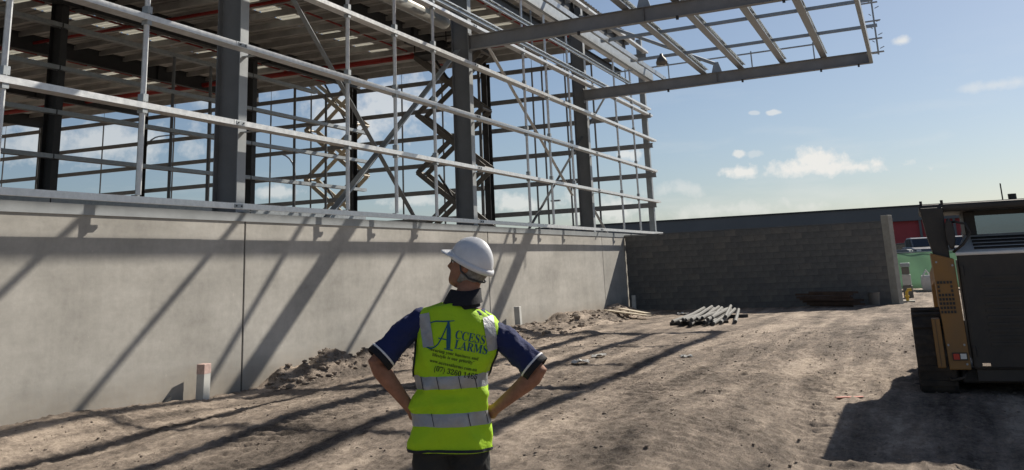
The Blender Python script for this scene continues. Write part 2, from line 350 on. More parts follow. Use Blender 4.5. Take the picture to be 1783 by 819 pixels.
# ------------------------------------------------------------------ precast wall
YW = 9.65
wall = thing('precast_wall', 'long low precast concrete wall under the steel frame', 'wall', (20, YW, 0))
def wpart(mb, name, m_, par=wall, **k):
    o = mb.build(name, m_, par, **k); o.matrix_parent_inverse = Matrix.Translation(-Vector(par.location)); return o
J = [-6.0, 2.9, 12.42, 21.75, 31.1, 38.1]
for a, b in zip(J[:-1], J[1:]):
    o = wpart(MB().box(a+.017, b-.017, YW, YW+.18, -.5, 2.56), 'panel', PRECAST); bevel(o, .008)
wpart(MB().box(-6, 38.1, YW+.06, YW+.12, -.4, 2.5), 'joint_backing', DARK)
wpart(MB().box(-6, 38.2, YW-.018, YW-.003, 2.535, 2.665).box(-6, 38.2, YW-.003, YW+.16, 2.655, 2.667), 'cap_angle', PAINTL)
for a in J[1:-1]:
    wpart(MB().box(a-.006, a+.006, YW+.012, YW+.05, .0, 2.53), 'sealant', DARK)
wpart(MB().box(37.9, 38.08, YW+.2, 62, -.5, 2.5), 'return_panel', PRECAST)

# ------------------------------------------------------------------ steel frame
fr = thing('warehouse_frame', 'unclad steel warehouse frame of columns, wall girts and roof above the precast wall', 'building frame', (20, 20, 0))
def fpart(mb, name, m_, par=None, **k):
    o = mb.build(name, m_, par or fr, **k)
    if par is None: o.matrix_parent_inverse = Matrix.Translation(-Vector(fr.location))
    return o
ROOFZ = 11.0
CX = [12.40, 21.28, 30.72]
for x in [3.4]+CX:                                     # columns of the near wall, outer flange facing the yard
    o = fpart(MB().sweep(isec(.46, .20, .018, .012), (x, 9.98, 0), (x, 9.98, 10.4), (1, 0, 0)), 'column', PAINT)
    fl = MB().box(x-.103, x+.103, 9.735, 9.748, 2.6, 10.4).build('lit_flange_face', PAINTL, o)  # lighter skin paints sunlight onto the outer flange
    for z in (2.74, 4.0, 5.24, 6.53): MB().box(x-.05, x+.05, 9.52, 9.734, z-.06, z-.052).build('cleat', GALV2, o)
x = 38.05
fpart(MB().sweep(csec(.22, .2, .01, .03), (x-.1, 9.52, 2.6), (x-.1, 9.52, 10.7), (1, 0, 0)), 'corner_post', GALV2)
# girts of the near wall: channel lying flat, lipped flange to the yard
YG = 9.34
def girt(p0, p1, w, h, m_=GALV, side=(0, 1, 0)):
    poly = [(0, 0), (w, 0), (w, h), (w-.006, h), (w-.006, .006), (.006, .006), (.006, h-.006), (.03, h-.006), (.03, h), (0, h)]
    return fpart(MB().sweep(poly, p0, p1, side, (0, 0, 1)), 'girt', m_)
for k, (z, xe, hh) in enumerate([(2.69, 38.45, .085), (3.95, 38.55, .08), (5.18, 38.4, .08), (6.45, 38.6, .08), (7.45, 38.3, .07), (7.70, 38.1, .07), (8.95, 38.5, .08), (10.15, 38.4, .08)]):
    cuts = [-4, 3.2, 12.05, 20.95, 30.4, xe]; gw = .055 if k == 0 else .2
    for a, b in zip(cuts[:-1], cuts[1:]):
        lap = .35 if a > 0 else 0
        girt((a-lap, YG-(.004 if lap else 0), z+(.002 if lap else 0)), (b, YG, z), gw, hh)
    for a in cuts[1:-1]:
        o = fpart(MB().box(a-.30, a-.10, YG-.010, YG-.0045, z+.012, z+hh-.01), 'lap_plate', GALV2)
        for dx in (-.26, -.14): MB().tube([(a+dx, YG-.022, z+hh*.5), (a+dx, YG-.010, z+hh*.5)], .013, 6).build('bolt', DARK, o)
# vertical bridging tubes with clamps at every girt
clampm = MB().box(-.045, .045, -.05, .05, -.05, .05).mesh('clamp', GALV2)
def bridging(x, y, z0, z1, zs, r=.038, m_=GALV, foot=True, par=None):
    o = fpart(MB().tube([(x, y, z0), (x, y, z1)], r, 8), 'bridging_tube', m_, smooth=False)
    for z in zs:
        c = link('clamp', clampm, o, (x, y, z))
    if foot:
        MB().box(x-.065, x+.065, y+.03, y+.06, z0-.04, z0).build('foot_bracket', GALV2, o)
GZ = [2.74, 4.0, 5.23, 6.5, 7.5]
for x in (7.68, 9.86, 15.0, 16.8, 18.55, 24.05, 25.85, 27.85, 33.05, 35.3):
    bridging(x, YG+.06, 2.8, 8.95, [z+.1 for z in GZ[1:]]+[z-.06 for z in GZ[1:]])
for x in (14.9, 25.6): bridging(x, YG+.36, 8.0, 11, [], .03, GALV2, False)
# cross braces of the near wall
def brace(p0, p1, w=.10, t=.012, m_=GALV2):
    return fpart(MB().sweep([(0, 0), (w, 0), (w, t), (t, t), (t, w), (0, w)], p0, p1, (1, 0, 0)), 'brace', m_)
brace((12.9, 9.95, 7.45), (18.55, 9.95, 2.72)); brace((20.98, 10.02, 7.0), (15.0, 10.02, 2.6), .15)
brace((22.6, 9.95, 7.55), (29.1, 9.95, 3.8), .09, .012, GALV); brace((31.3, 9.95, 3.4), (32.4, 9.86, 2.62), .09, .012, GALV); brace((34.6, 10.02, 8.2), (25.2, 10.02, 2.6), .085, .012, PAINT)
# inner wall parallel to the near one
YB = 22.8
for x in (20.7, 29.9):
    o = fpart(MB().sweep(isec(.46, .26, .018, .012), (x, YB+.35, 0), (x, YB+.35, 10.4), (1, 0, 0)), 'column', DARK)
for z, xe in ((4.05, 37.9), (5.32, 38.0), (6.62, 38.6), (7.95, 38.3), (9.25, 34.0)):
    for a, b in ((8, 20.5), (20.55, 29.6), (29.65, xe)): girt((a, YB, z), (b, YB, z), .2, .13, GALV2)
for x in (25.4, 27.3, 32.5, 34.8, 16.8):
    bridging(x, YB+.1, 2.7, 9.3, [4.12, 5.4, 6.7, 8.03], .055, PAINT, False)
# end wall across the far end
XC = 37.75
for y, w in ((16.45, .26), (23.25, .34), (29.0, .26), (35.6, .26), (42.2, .5), (49, .3)):
    fpart(MB().sweep(isec(.4, w, .02, .02), (XC-.3, y, 0), (XC-.3, y, 10.4), (0, 1, 0)), 'column', DARK)
for y in (16.75, 42.75):
    fpart(MB().sweep(csec(.12, .09), (XC-.25, y, 2), (XC-.25, y, 10.4), (1, 0, 0)), 'door_jamb', PAINT)
for z in (3.93, 5.12, 6.31, 7.53, 8.75, 10.03):
    cuts = (9.25+.1*rnd.random(), 16.4, 23.2, 29, 35.6, 42.2, 49, 62)
    for a, b in zip(cuts[:-1], cuts[1:]):
        fpart(MB().sweep(csec(.19, .09, .012, .03), (XC, a, z), (XC, b-.02, z), (1, 0, 0)), 'end_girt', CBEAM)
for y in (45.7, 38.6, 33.9, 31.6, 28.0, 25.7, 20.8, 18.75, 14.4, 13.95, 12.9, 11.7):
    fpart(MB().tube([(XC+.05, y, 2.4), (XC+.05, y, 9.9)], .04, 6), 'bridging_rod', PAINT)
    fpart(MB().tube([(XC+.05, y, 9.9), (XC+.05, y, 11.0)], .012, 5), 'hanger_wire', PAINT)

# roof: beams, purlins, sheets with skylight strips, red sprinkler pipes
for y in (10.1, 16.45, 22.9, 28.6, 35.5, 42.2, 49):
    o = fpart(MB().sweep(isec(.62, .22, .02, .014), (-2, y, 10.28), (37.6, y, 10.28), (0, 1, 0)), 'roof_beam', DARK)
    for x in (12.4, 21.3, 30.7): MB().box(x-.012, x+.012, y-.105, y+.105, 9.99, 10.57).box(x-.3, x+.3, y-.16, y+.16, 9.93, 9.965).build('splice_plate', DARK, o)
xs = np.arange(1.5, 37.7, 1.24)
for x in xs: fpart(MB().sweep(csec(.22, .075), (x, 9.9, 10.64), (x, 60, 10.64), (1, 0, 0)), 'purlin', ROOFM)
def ribbed(x0, x1, y0, y1, z, pitch=.3, hh=.035):
    """corrugated sheet, ribs along y"""
    mb = MB(); vs_ = []; xx = x0
    while xx < x1-1e-6:
        w = min(pitch, x1-xx); vs_ += [(xx, 0), (xx+w*.55, 0), (xx+w*.68, hh), (xx+w*.9, hh)]; xx += w
    vs_.append((x1, 0)); n = len(vs_)
    pts = [(a, y0, z+b) for a, b in vs_]+[(a, y1, z+b) for a, b in vs_]+[(a, y0, z+b+.004) for a, b in vs_]+[(a, y1, z+b+.004) for a, b in vs_]
    fs_ = [(i, i+1, n+i+1, n+i) for i in range(n-1)]+[(2*n+i, 3*n+i, 3*n+i+1, 2*n+i+1) for i in range(n-1)]
    return mb.add(pts, fs_)
SK = [(13.4, 14.2), (19.6, 20.5), (25.6, 26.6), (31.6, 32.8), (38.5, 39.5), (46, 47)]
yy0 = 9.9
for a, b in SK+[(60, 60)]:
    for xa, xb in ((-2, 12.4), (12.4, 24.8), (24.8, 38.1)):
        fpart(ribbed(xa, xb, yy0, a, 10.88), 'roof_sheet', ROOFM)
    if b > a:
        segs = [(x, x+1.24*n) for x, n in ((2, 6), (12.0, 5), (21, 6), (30.6, 4))]
        prev = -2
        for s0, s1 in segs:
            fpart(ribbed(prev, s0, a, b, 10.88), 'roof_sheet', ROOFM); fpart(ribbed(s0, s1, a, b, 10.885), 'skylight_sheet', SKYL); prev = s1
        fpart(ribbed(prev, 38.1, a, b, 10.88), 'roof_sheet', ROOFM)
    yy0 = b
fpart(MB().box(38.1, 38.16, 9.8, 60, 10.72, 10.95), 'roof_edge_trim', ROOFM)
for y in (12.6, 18.3, 24.6, 30.5, 37):
    fpart(MB().tube([(0, y, 10.48), (37.3, y, 10.48)], .035, 6), 'sprinkler_pipe', RED)
for x in (33.6,): fpart(MB().tube([(x, 10.2, 10.2), (x, 58, 10.2)], .11, 8), 'sprinkler_main', RED)
fpart(MB().tube([(24.5, 10.4, 10.32), (24.5, 58, 10.32)], .06, 8), 'sprinkler_main', RED)
fpart(MB().tube([(6, 10.42, 7.82), (21.25, 10.42, 7.82)], .17, 14), 'duct', FOIL, smooth=True)
fpart(MB().sweep(isec(.3, .2, .014, .01), (-2, 10.5, 9.3), (38, 10.5, 9.3), (0, 1, 0)), 'eaves_beam', DARK)

# ------------------------------------------------------------------ canopy
ca = thing('canopy_frame', 'cantilevered open steel canopy frame reaching out over the yard', 'canopy', (25, 9.7, 7))
def cpart(mb, name, m_, par=None, **k):
    o = mb.build(name, m_, par or ca, **k)
    if par is None: o.matrix_parent_inverse = Matrix.Translation(-Vector(ca.location))
    return o
def bz(y): return 7.02+(9.7-y)*.0205          # underside of the canopy beams
for x in (3.4, 12.40, 21.28, 30.40):
    yA, yE = 9.72, .50
    zA, zE = bz(yA)+.18, bz(yE)+.18
    o = cpart(MB().sweep(isec(.36, .17, .014, .009), (x, yA, zA), (x, yE, zE), (1, 0, 0)), 'canopy_beam', CBEAM)
    MB().box(x-.09, x+.09, yA, yA+.012, zA-.25, zA+.25).build('end_plate', PAINT, o)
    yg = 5.2; zg = bz(yg)+.36
    MB().sweep([(-.17, 0), (.17, 0), (.07, .34), (-.07, .34)], (x-.008, yg, zg), (x+.008, yg, zg), (0, 1, 0), (0, 0, 1)).build('gusset', GALV2, o)
    MB().box(x-.08, x+.08, yg-.008, yg+.008, bz(yg)+.015, bz(yg)+.345).build('stiffener', PAINT, o)
    cpart(MB().tube([(x+.03, yg+.02, zg+.28), (x+.03, 9.74, 10.0)], .06, 8), 'tie', GALV2)
    for yc_ in (6.8, 4.4, 2.0, .9): MB().box(x-.16, x-.10, yc_-.03, yc_+.03, bz(yc_)-.09, bz(yc_)+.0).build('bolt_clip', DARK, o)
for y in (9.05, 8.2):
    for a, b in ((3.31, 12.4), (12.41, 21.28), (21.29, 30.75)): cpart(MB().sweep(csec(.13, .06, .01, .02), (a, y, bz(y)+.37), (b, y, bz(y)+.37), (0, -1, 0), (0, 0, 1)), 'purlin', CPUR)
PUR = [6.95, 5.62, 4.42, 3.12, 1.88]
for y in PUR:
    for a, b in ((-4, 3.3), (3.31, 12.4), (12.41, 21.28), (21.29, 30.75)):
        z = bz(y)+.37
        for sg in ((-1, 1) if y < 6 else (1,)): cpart(MB().sweep(csec(.2, .095, .012, .03) if y < 6 else csec(.13, .055, .012, .03), (a, y+sg*.001, z), (b, y+sg*.001, z), (0, sg, 0), (0, 0, 1)), 'purlin', CPUR)
cpart(MB().sweep(csec(.25, .09), (-4, 7.28, bz(7.28)+.34), (30.3, 7.28, bz(7.28)+.34), (0, 1, 0), (0, 0, 1)), 'gutter_channel', GALV2)
for a, b in ((-4, 3.3), (3.41, 12.3), (12.41, 21.2), (21.3, 30.4)): cpart(MB().sweep(csec(.36, .1), (a, .48, bz(.5)), (b, .48, bz(.5)), (0, 1, 0), (0, 0, 1)), 'edge_channel', GALV2)
for x in (6.4, 9.4, 15.4, 18.4, 24.3, 27.3):
    cpart(MB().bar((x, 7.2, bz(7.2)+.46), (x, .2, bz(.2)+.46), .085, .07), 'bridging_bar', GALV2)
# temporary edge protection rails on the last bay and at the outer edge
for z, y0, y1 in ((.95, 8.9, 2.0), (.42, 9.4, 2.0)):
    cpart(MB().tube([(31.0, y0, bz(y0)+z), (31.0, y1, bz(y1)+z)], .025, 6), 'guard_rail', GALV2)
cpart(MB().tube([(31.0, 3.2, bz(3)+.42), (31.0, .3, bz(.3)+.40)], .022, 6), 'guard_rail', GALV2)
for y in (8.4, 6.9, 4.15, 2.2): cpart(MB().tube([(31.0, y, bz(y)+.1), (31.0, y, bz(y)+1.02)], .022, 6), 'guard_post', GALV2)
o = cpart(MB().tube([(28.9, .28, bz(.3)-.05), (28.9, .28, bz(.3)+1.85)], .026, 6), 'guard_post', GALV2)
for k in range(9):
    z = bz(.3)+.12+k*.2
    MB().bar((28.9, .22+(k % 2)*.12, z), (28.9, .10+(k % 2)*.30, z+.05), .02, .02).build('hook', GALV2, o)
for dz in (.02, .42, .95, 1.5): cpart(MB().tube([(28.9, .62, bz(.5)+dz), (28.9, .12, bz(.5)+dz+.01)], .024, 6), 'rail_stub', GALV2)
# work light hanging under the canopy
wl = thing('work_light', 'round work light hanging below the canopy frame', 'lamp', (26.6, 6.1, 7.28))
mb = MB(); mb.loft([[Vector((r*math.cos(t*math.pi/6), r*math.sin(t*math.pi/6), z)) for t in range(12)] for z, r in ((-.14, .16), (-.05, .17), (.05, .13), (.12, .06), (.2, .04))])
mb.build('housing', LIFTG, wl, smooth=True)
MB().bar((0, 0, .18), (0, 0, .42), .04, .02).build('bracket', GALV2, wl)
mb = MB(); mb.loft([[Vector((r*math.cos(t*math.pi/6), r*math.sin(t*math.pi/6), z)) for t in range(12)] for z, r in ((-.16, .10), (-.145, .14))]); mb.build('lens', CHROME, wl)

# ------------------------------------------------------------------ block wall
bw = thing('block_wall', 'dark grey concrete block wall closing the yard', 'wall', (33.75, 5, 0))
XBk = 33.75
bm = bmesh.new(); bmesh.ops.create_cube(bm, size=1)
for v in bm.verts: v.co = Vector((v.co.x*.19, v.co.y*.385, v.co.z*.188))
bmesh.ops.bevel(bm, geom=list(bm.edges), offset=.005, segments=1, affect='EDGES'); bml = []
for k, mm in enumerate((BLOCK, BLOCK2, BLOCK3)):
    q = bpy.data.meshes.new('block'); bm.to_mesh(q); q.materials.append(mm); bml.append(q)
hb = bm.copy()
for v in hb.verts: v.co.y *= .48
hbm = bpy.data.meshes.new('half_block'); hb.to_mesh(hbm); hbm.materials.append(BLOCK)
NB, Y0 = 22, .92
for r in range(13):
    off = .2 if r % 2 else 0
    for k in range(NB):
        y = Y0+.2+k*.395-off; me_ = bml[rnd.choice((0, 0, 0, 1, 1, 2))]
        if k == 0 and off: y = Y0+.1; me_ = hbm
        o = link('block', me_, bw, (.095+rnd.uniform(-.004, .004), y-5, -.02+.1+r*.2))
ob = MB().box(.008, .17, Y0+.02-5, 9.6-5, -.5, 2.575).build('mortar_core', MORT, bw)
MB().box(-.0, .19, Y0-5, 9.62-5, 2.585, 2.605).build('coping', MORT, bw)
pier = MB().box(-.13, .13, -.13, .13, -.5, 2.78).build('concrete_pier', CONC)
pier.location = (33.80, .79, 0); pier.rotation_euler = (0, 0, rad(-28)); bevel(pier, .012)
tag(pier, 'pale concrete pier standing at the free end of the block wall', 'pier')

# ------------------------------------------------------------------ background beyond the block wall
cp = MB().box(52, 400, -220, 180, -.5, .85).build('car_park', ASPH); tag(cp, None, None, None, 'structure')
fb = thing('far_warehouse', 'long low grey warehouse with a red front behind the yard', 'building', (115, 0, .85))
Lx = 115
def bpart(mb, name, m_): o = mb.build(name, m_, fb); o.matrix_parent_inverse = Matrix.Translation(-Vector(fb.location)); return o
bpart(MB().box(Lx, Lx+60, -70, 40, .85, 5.0), 'wall', BEIGE)
bpart(MB().box(Lx-.6, Lx+60.5, -70.5, 44, 4.75, 6.25), 'fascia', FASC)
bpart(MB().box(Lx-.75, Lx-.6, -70.6, 44.1, 6.25, 6.4), 'roof_edge', DARK)
bpart(MB().box(Lx-.1, Lx-.02, -40, 6, 1.0, 4.75), 'red_cladding', REDB)
for k in range(14): bpart(MB().box(Lx-.5, Lx-.2, 6-k*3.4, 6.25-k*3.4, .85, 4.75), 'post', FASC)
for k in range(3): bpart(MB().box(Lx-.25, Lx-.1, 2.6-k*9.0, 4.4-k*9.0, .85, 3.3), 'door', BEIGE)
# site fence with green shade cloth
sf = thing('site_fence', 'site fence covered with green shade cloth', 'fence', (45, -4, 0))
mb = MB(); n = 120; rows = 6; vs_ = []; fs_ = []
for i in range(n+1):
    for j in range(rows+1):
        y = 5.6-i*.12; z = .06+j*(1.48/rows); vs_.append((.05*math.sin(i*.7+j*.6)+.05*math.sin(i*.23-j), y, z-.03*(j == rows)*(1-abs(((i % 20)/10)-1))))
for i in range(n):
    for j in range(rows): fs_.append((i*(rows+1)+j, (i+1)*(rows+1)+j, (i+1)*(rows+1)+j+1, i*(rows+1)+j+1))
o = mb.add(vs_, fs_).build('shade_cloth', GREEN, sf, smooth=True); md = o.modifiers.new('s', 'SOLIDIFY'); md.thickness = .012
for k in range(7): MB().tube([(.16, 5.6-k*2.4, -.3), (.16, 5.6-k*2.4, 1.6)], .03, 8).build('post', GALV2, sf)
MB().tube([(.16, 5.6, 1.56), (.16, -8.8, 1.56)], .02, 6).build('top_rail', GALV2, sf)

def car(label, loc, rz, colr, kind='suv', name='parked_car'):
    t = thing(name, label, 'car', loc, rz, 'cars parked behind the green fence')
    pm = mat('car_paint', colr, .4, 0, .05, 4, coat=.15)
    L_, Hh = (4.5, 1.68) if kind == 'suv' else (4.4, 1.45)
    bel = Hh*.58
    prof = [(-2.2, .35), (-2.22, .62), (-2.15, .85), (-1.1, bel), (2.0, bel+.02), (2.2, .85), (2.22, .4), (1.75, .28), (-1.75, .28)]
    mb = MB()
    def ring(y, k): return [Vector((a*k, y, b)) for a, b in prof]
    mb.loft([ring(-.86, .985), ring(-.80, 1), ring(.80, 1), ring(.86, .985)]); o = mb.build('body', pm, t); bevel(o, .05, 2)
    ca_ = [(-1.05, bel-.01), (-.45, Hh-.05), (0, Hh), (1.2, Hh-.02), (1.95 if kind == 'suv' else 1.5, Hh-.22 if kind == 'suv' else Hh-.12), (2.05, bel)]
    mb = MB(); mb.loft([[Vector((a*.97, y, b if b < bel+.1 else b)) for a, b in ca_] for y in (-.66, .66)]); o = mb.build('cabin', pm, t); bevel(o, .06, 2)
    for s in (-1, 1):
        for (a, b) in ((-.62, .35), (.43, 1.5)):
            MB().add([(a, s*.668, bel+.05), (b, s*.668, bel+.05), (b-.05, s*.668, Hh-.12), (a+.35 if a < 0 else a, s*.668, Hh-.12)]+[(a, s*.66, bel+.05), (b, s*.66, bel+.05), (b-.05, s*.66, Hh-.12), (a+.35 if a < 0 else a, s*.66, Hh-.12)],
                     [(0, 1, 2, 3), (4, 7, 6, 5), (0, 4, 5, 1), (1, 5, 6, 2), (2, 6, 7, 3), (3, 7, 4, 0)]).build('side_window', GLASSD, t)
        for x in (-1.38, 1.38):
            w = MB(); w.loft([[Vector((x+.33*k_*math.cos(q*math.pi/8), s*y_, .33+.33*k_*math.sin(q*math.pi/8))) for q in range(16)] for y_, k_ in ((.68, .9), (.7, 1), (.86, 1), (.88, .9))])
            wo_ = w.build('wheel', RUBBER, t); r_ = MB(); r_.loft([[Vector((x+.2*math.cos(q*math.pi/6), s*y_, .33+.2*math.sin(q*math.pi/6))) for q in range(12)] for y_ in (.87, .892)]); r_.build('rim', GALV2, wo_)
        MB().box(-2.235, -2.15, s*.55-.16, s*.55+.16, .66, .8).build('headlight', WHITE, t)
        MB().box(2.12, 2.225, s*.66-.1, s*.66+.1, .75, .98).build('tail_light', REDL, t)
    MB().add([(-1.05, -.6, bel+.03), (-1.05, .6, bel+.03), (-.48, .58, Hh-.09), (-.48, -.58, Hh-.09), (-1.0, -.6, bel+.0), (-1.0, .6, bel+.0), (-.43, .58, Hh-.12), (-.43, -.58, Hh-.12)],
             [(0, 1, 2, 3), (4, 7, 6, 5), (0, 4, 5, 1), (1, 5, 6, 2), (2, 6, 7, 3), (3, 7, 4, 0)]).build('windscreen', GLASSD, t)
    MB().box(2.0, 2.06, -.58, .58, bel+.08, Hh-.28).build('rear_window', GLASSD, t)
    return t
car('grey hatchback just right of the concrete pier', (76, 2.6, .85), rad(80), (.16, .17, .18), 'hatch')
car('silver wagon parked nose out behind the green fence', (80, -.2, .85), rad(12), (.13, .135, .15))
car('dark grey wagon beside the silver one', (80.5, -3.0, .85), rad(8), (.06, .065, .075))
car('black car parked in the row farther back', (96, .4, .85), rad(85), (.025, .025, .03), 'hatch')
car('pale grey wagon at the far end near the loader', (82, -6.4, .85), rad(5), (.3, .3, .3))

# bulk bag, gas-bottle-like cabinet, hydrant
mb = MB(); rg = []
for z, k in ((0, .42), (.08, .47), (.3, .5), (.55, .48), (.62, .44)):
    rg.append([Vector((k*.9*abs(math.cos(q*math.pi/10))**.5*(1 if math.cos(q*math.pi/10) > 0 else -1)*(1+.04*math.sin(q*3)), k*.9*abs(math.sin(q*math.pi/10))**.5*(1 if math.sin(q*math.pi/10) > 0 else -1), z)) for q in range(20)])
mb.loft(rg); bag = thing('bulk_bag', 'white woven bulk bag in front of the green fence', 'bag', (43.6, -.42, gz(43.6, -.4)))
mb.build('sack', PAPER, bag, smooth=True)
for s, q in ((-1, -1), (-1, 1), (1, -1), (1, 1)): MB().tube([(s*.36, q*.36, .58), (s*.3, q*.2, .82), (s*.2, q*.1, .66)], .03, 6).build('lifting_loop', WHITE, bag)
cb = thing('pallet_stack', 'grey green stack of boxes behind the pier', 'boxes', (37.6, .48, gz(37.6, .4)))
for k, (w, z0, z1) in enumerate(((.2, 0, .42), (.18, .43, .8), (.16, .81, 1.05), (.2, 1.06, 1.2))):
    bevel(MB().box(-w, w, -w*.8, w*.8, z0, z1).build('box', (LIFTG, PVC, LIFTG, GALV2)[k], cb), .015)
hy = thing('yellow_standpipe', 'small yellow standpipe on a concrete pad at the pier foot', 'standpipe', (34.9, .50, gz(34.9, .5)))
YEL = mat('yellow_paint', (.55, .36, .05), .5, 0, .12, 6)
MB().tube([(0, 0, 0), (0, 0, .3), (0, -.06, .38), (0, -.16, .38)], .05, 8).build('pipe', YEL, hy); MB().box(-.09, .09, -.07, .07, .14, .2).build('flange', YEL, hy)
MB().box(-.16, .3, -.22, .2, -.05, .03).build('pad', CONC, hy)

# street lamps beyond the building
def lamp(label, x, y, h, arm, r=.09, dirn=(0, -1, 0)):
    t = thing('street_lamp', label, 'street lamp', (x, y, 0), 0, 'street lamps beyond the building')
    d = Vector(dirn); pts = [Vector((0, 0, 0)), Vector((0, 0, h*.5)), Vector((0, 0, h-1.6))]
    for k in range(1, 7): q = k/6*math.pi/2; pts.append(Vector((0, 0, h-1.6))+d*(1.6*(1-math.cos(q)))+Vector((0, 0, 1.6*math.sin(q))))
    pts.append(pts[-1]+d*arm); MB().tube(pts, r, 8, r*.6).build('pole', LAMPM, t, smooth=True)
    e = pts[-1]; MB().bar(e, e+d*.9+Vector((0, 0, .04)), .22, .1, (1, 0, 0)).build('lantern', PVC, t); return t
lamp('tall curved street lamp left of the near column', 60, 56.9, 13.2, 2.2)
lamp('curved street lamp left of the tan scissor lift', 60, 42.2, 10.8, .9, .085, (0, 1, 0))
t = thing('street_lamp', 'short straight lamp with a flat head seen between the girts', 'street lamp', (60, 21.85, 0), 0, 'street lamps beyond the building')
MB().tube([(0, 0, 0), (0, 0, 5.8)], .06, 8, .045).build('pole', LAMPM, t); MB().box(-.12, .12, -.55, .08, 5.78, 5.88).build('lantern', LAMPM, t)

# ------------------------------------------------------------------ scissor lifts
def lift(label, loc, rz, hw, lev, nlev, z0, m_, armd=.75):
    t = thing('scissor_lift', label, 'scissor lift', loc, rz)
    bevel(MB().box(-1.15, 1.15, -.55, .55, .35, .8).build('chassis', m_, t), .03)
    for sx in (-1, 1):
        for sy in (-1, 1):
            w = MB(); w.loft([[Vector((sx*.85+.32*k_*math.cos(q*math.pi/8), sy*y_, .32+.32*k_*math.sin(q*math.pi/8))) for q in range(16)] for y_, k_ in ((.5, .9), (.54, 1), (.7, 1), (.74, .9))]); w.build('wheel', RUBBER, t)
    for k in range(nlev):
        za, zb = z0+k*lev, z0+(k+1)*lev
        for s, yo in ((1, .0), (-1, .07)):
            for side in (-1, 1):
                y = side*(armd/2-yo)
                o = MB().bar((-s*hw, y, za), (s*hw, y, zb), .19, .06, (0, 0, 1)).build('scissor_arm', m_, t)
        for x in (-hw, hw): MB().tube([(x, -armd/2-.04, zb), (x, armd/2+.04, zb)], .055, 8).build('pivot_pin', m_, t)
        if k % 2: MB().tube([(-hw*.4, 0, za+.2), (hw*.5, 0, zb-.1)], .05, 8).build('ram', DARK, t)
    zt = z0+nlev*lev+.06
    MB().box(-1.35, 1.35, -.6, .6, zt, zt+.14).build('platform', DARK, t)
    gr = MB()
    for (xa, ya, xb, yb) in ((-1.33, -.58, 1.33, -.58), (-1.33, .58, 1.33, .58), (-1.33, -.58, -1.33, .58), (1.33, -.58, 1.33, .58)):
        for dz in (.55, 1.1): gr.bar((xa, ya, zt+.1+dz), (xb, yb, zt+.1+dz), .04, .04)
    gr.build('guard_rail', DARK, t)
    for x in (-1.33, 0, 1.33):
        for y in (-.58, .58): MB().bar((x, y, zt+.14), (x, y, zt+1.2), .04, .04, (1, 0, 0)).build('rail_post', DARK, t)
    return t
lift('tan scissor lift raised to the roof beyond the crossed braces', (39.7, 25.5, 0), rad(88), 1.50, 2.42, 4, 1.42, TAN, 1.0)
lift('scissor lift toned for roof shade, raised behind the middle column', (33.0, 15.9, 0), rad(95), 1.35, 2.24, 4, .86, LIFTG, 1.0)  # darker grey puts the shade under the roof into its colour

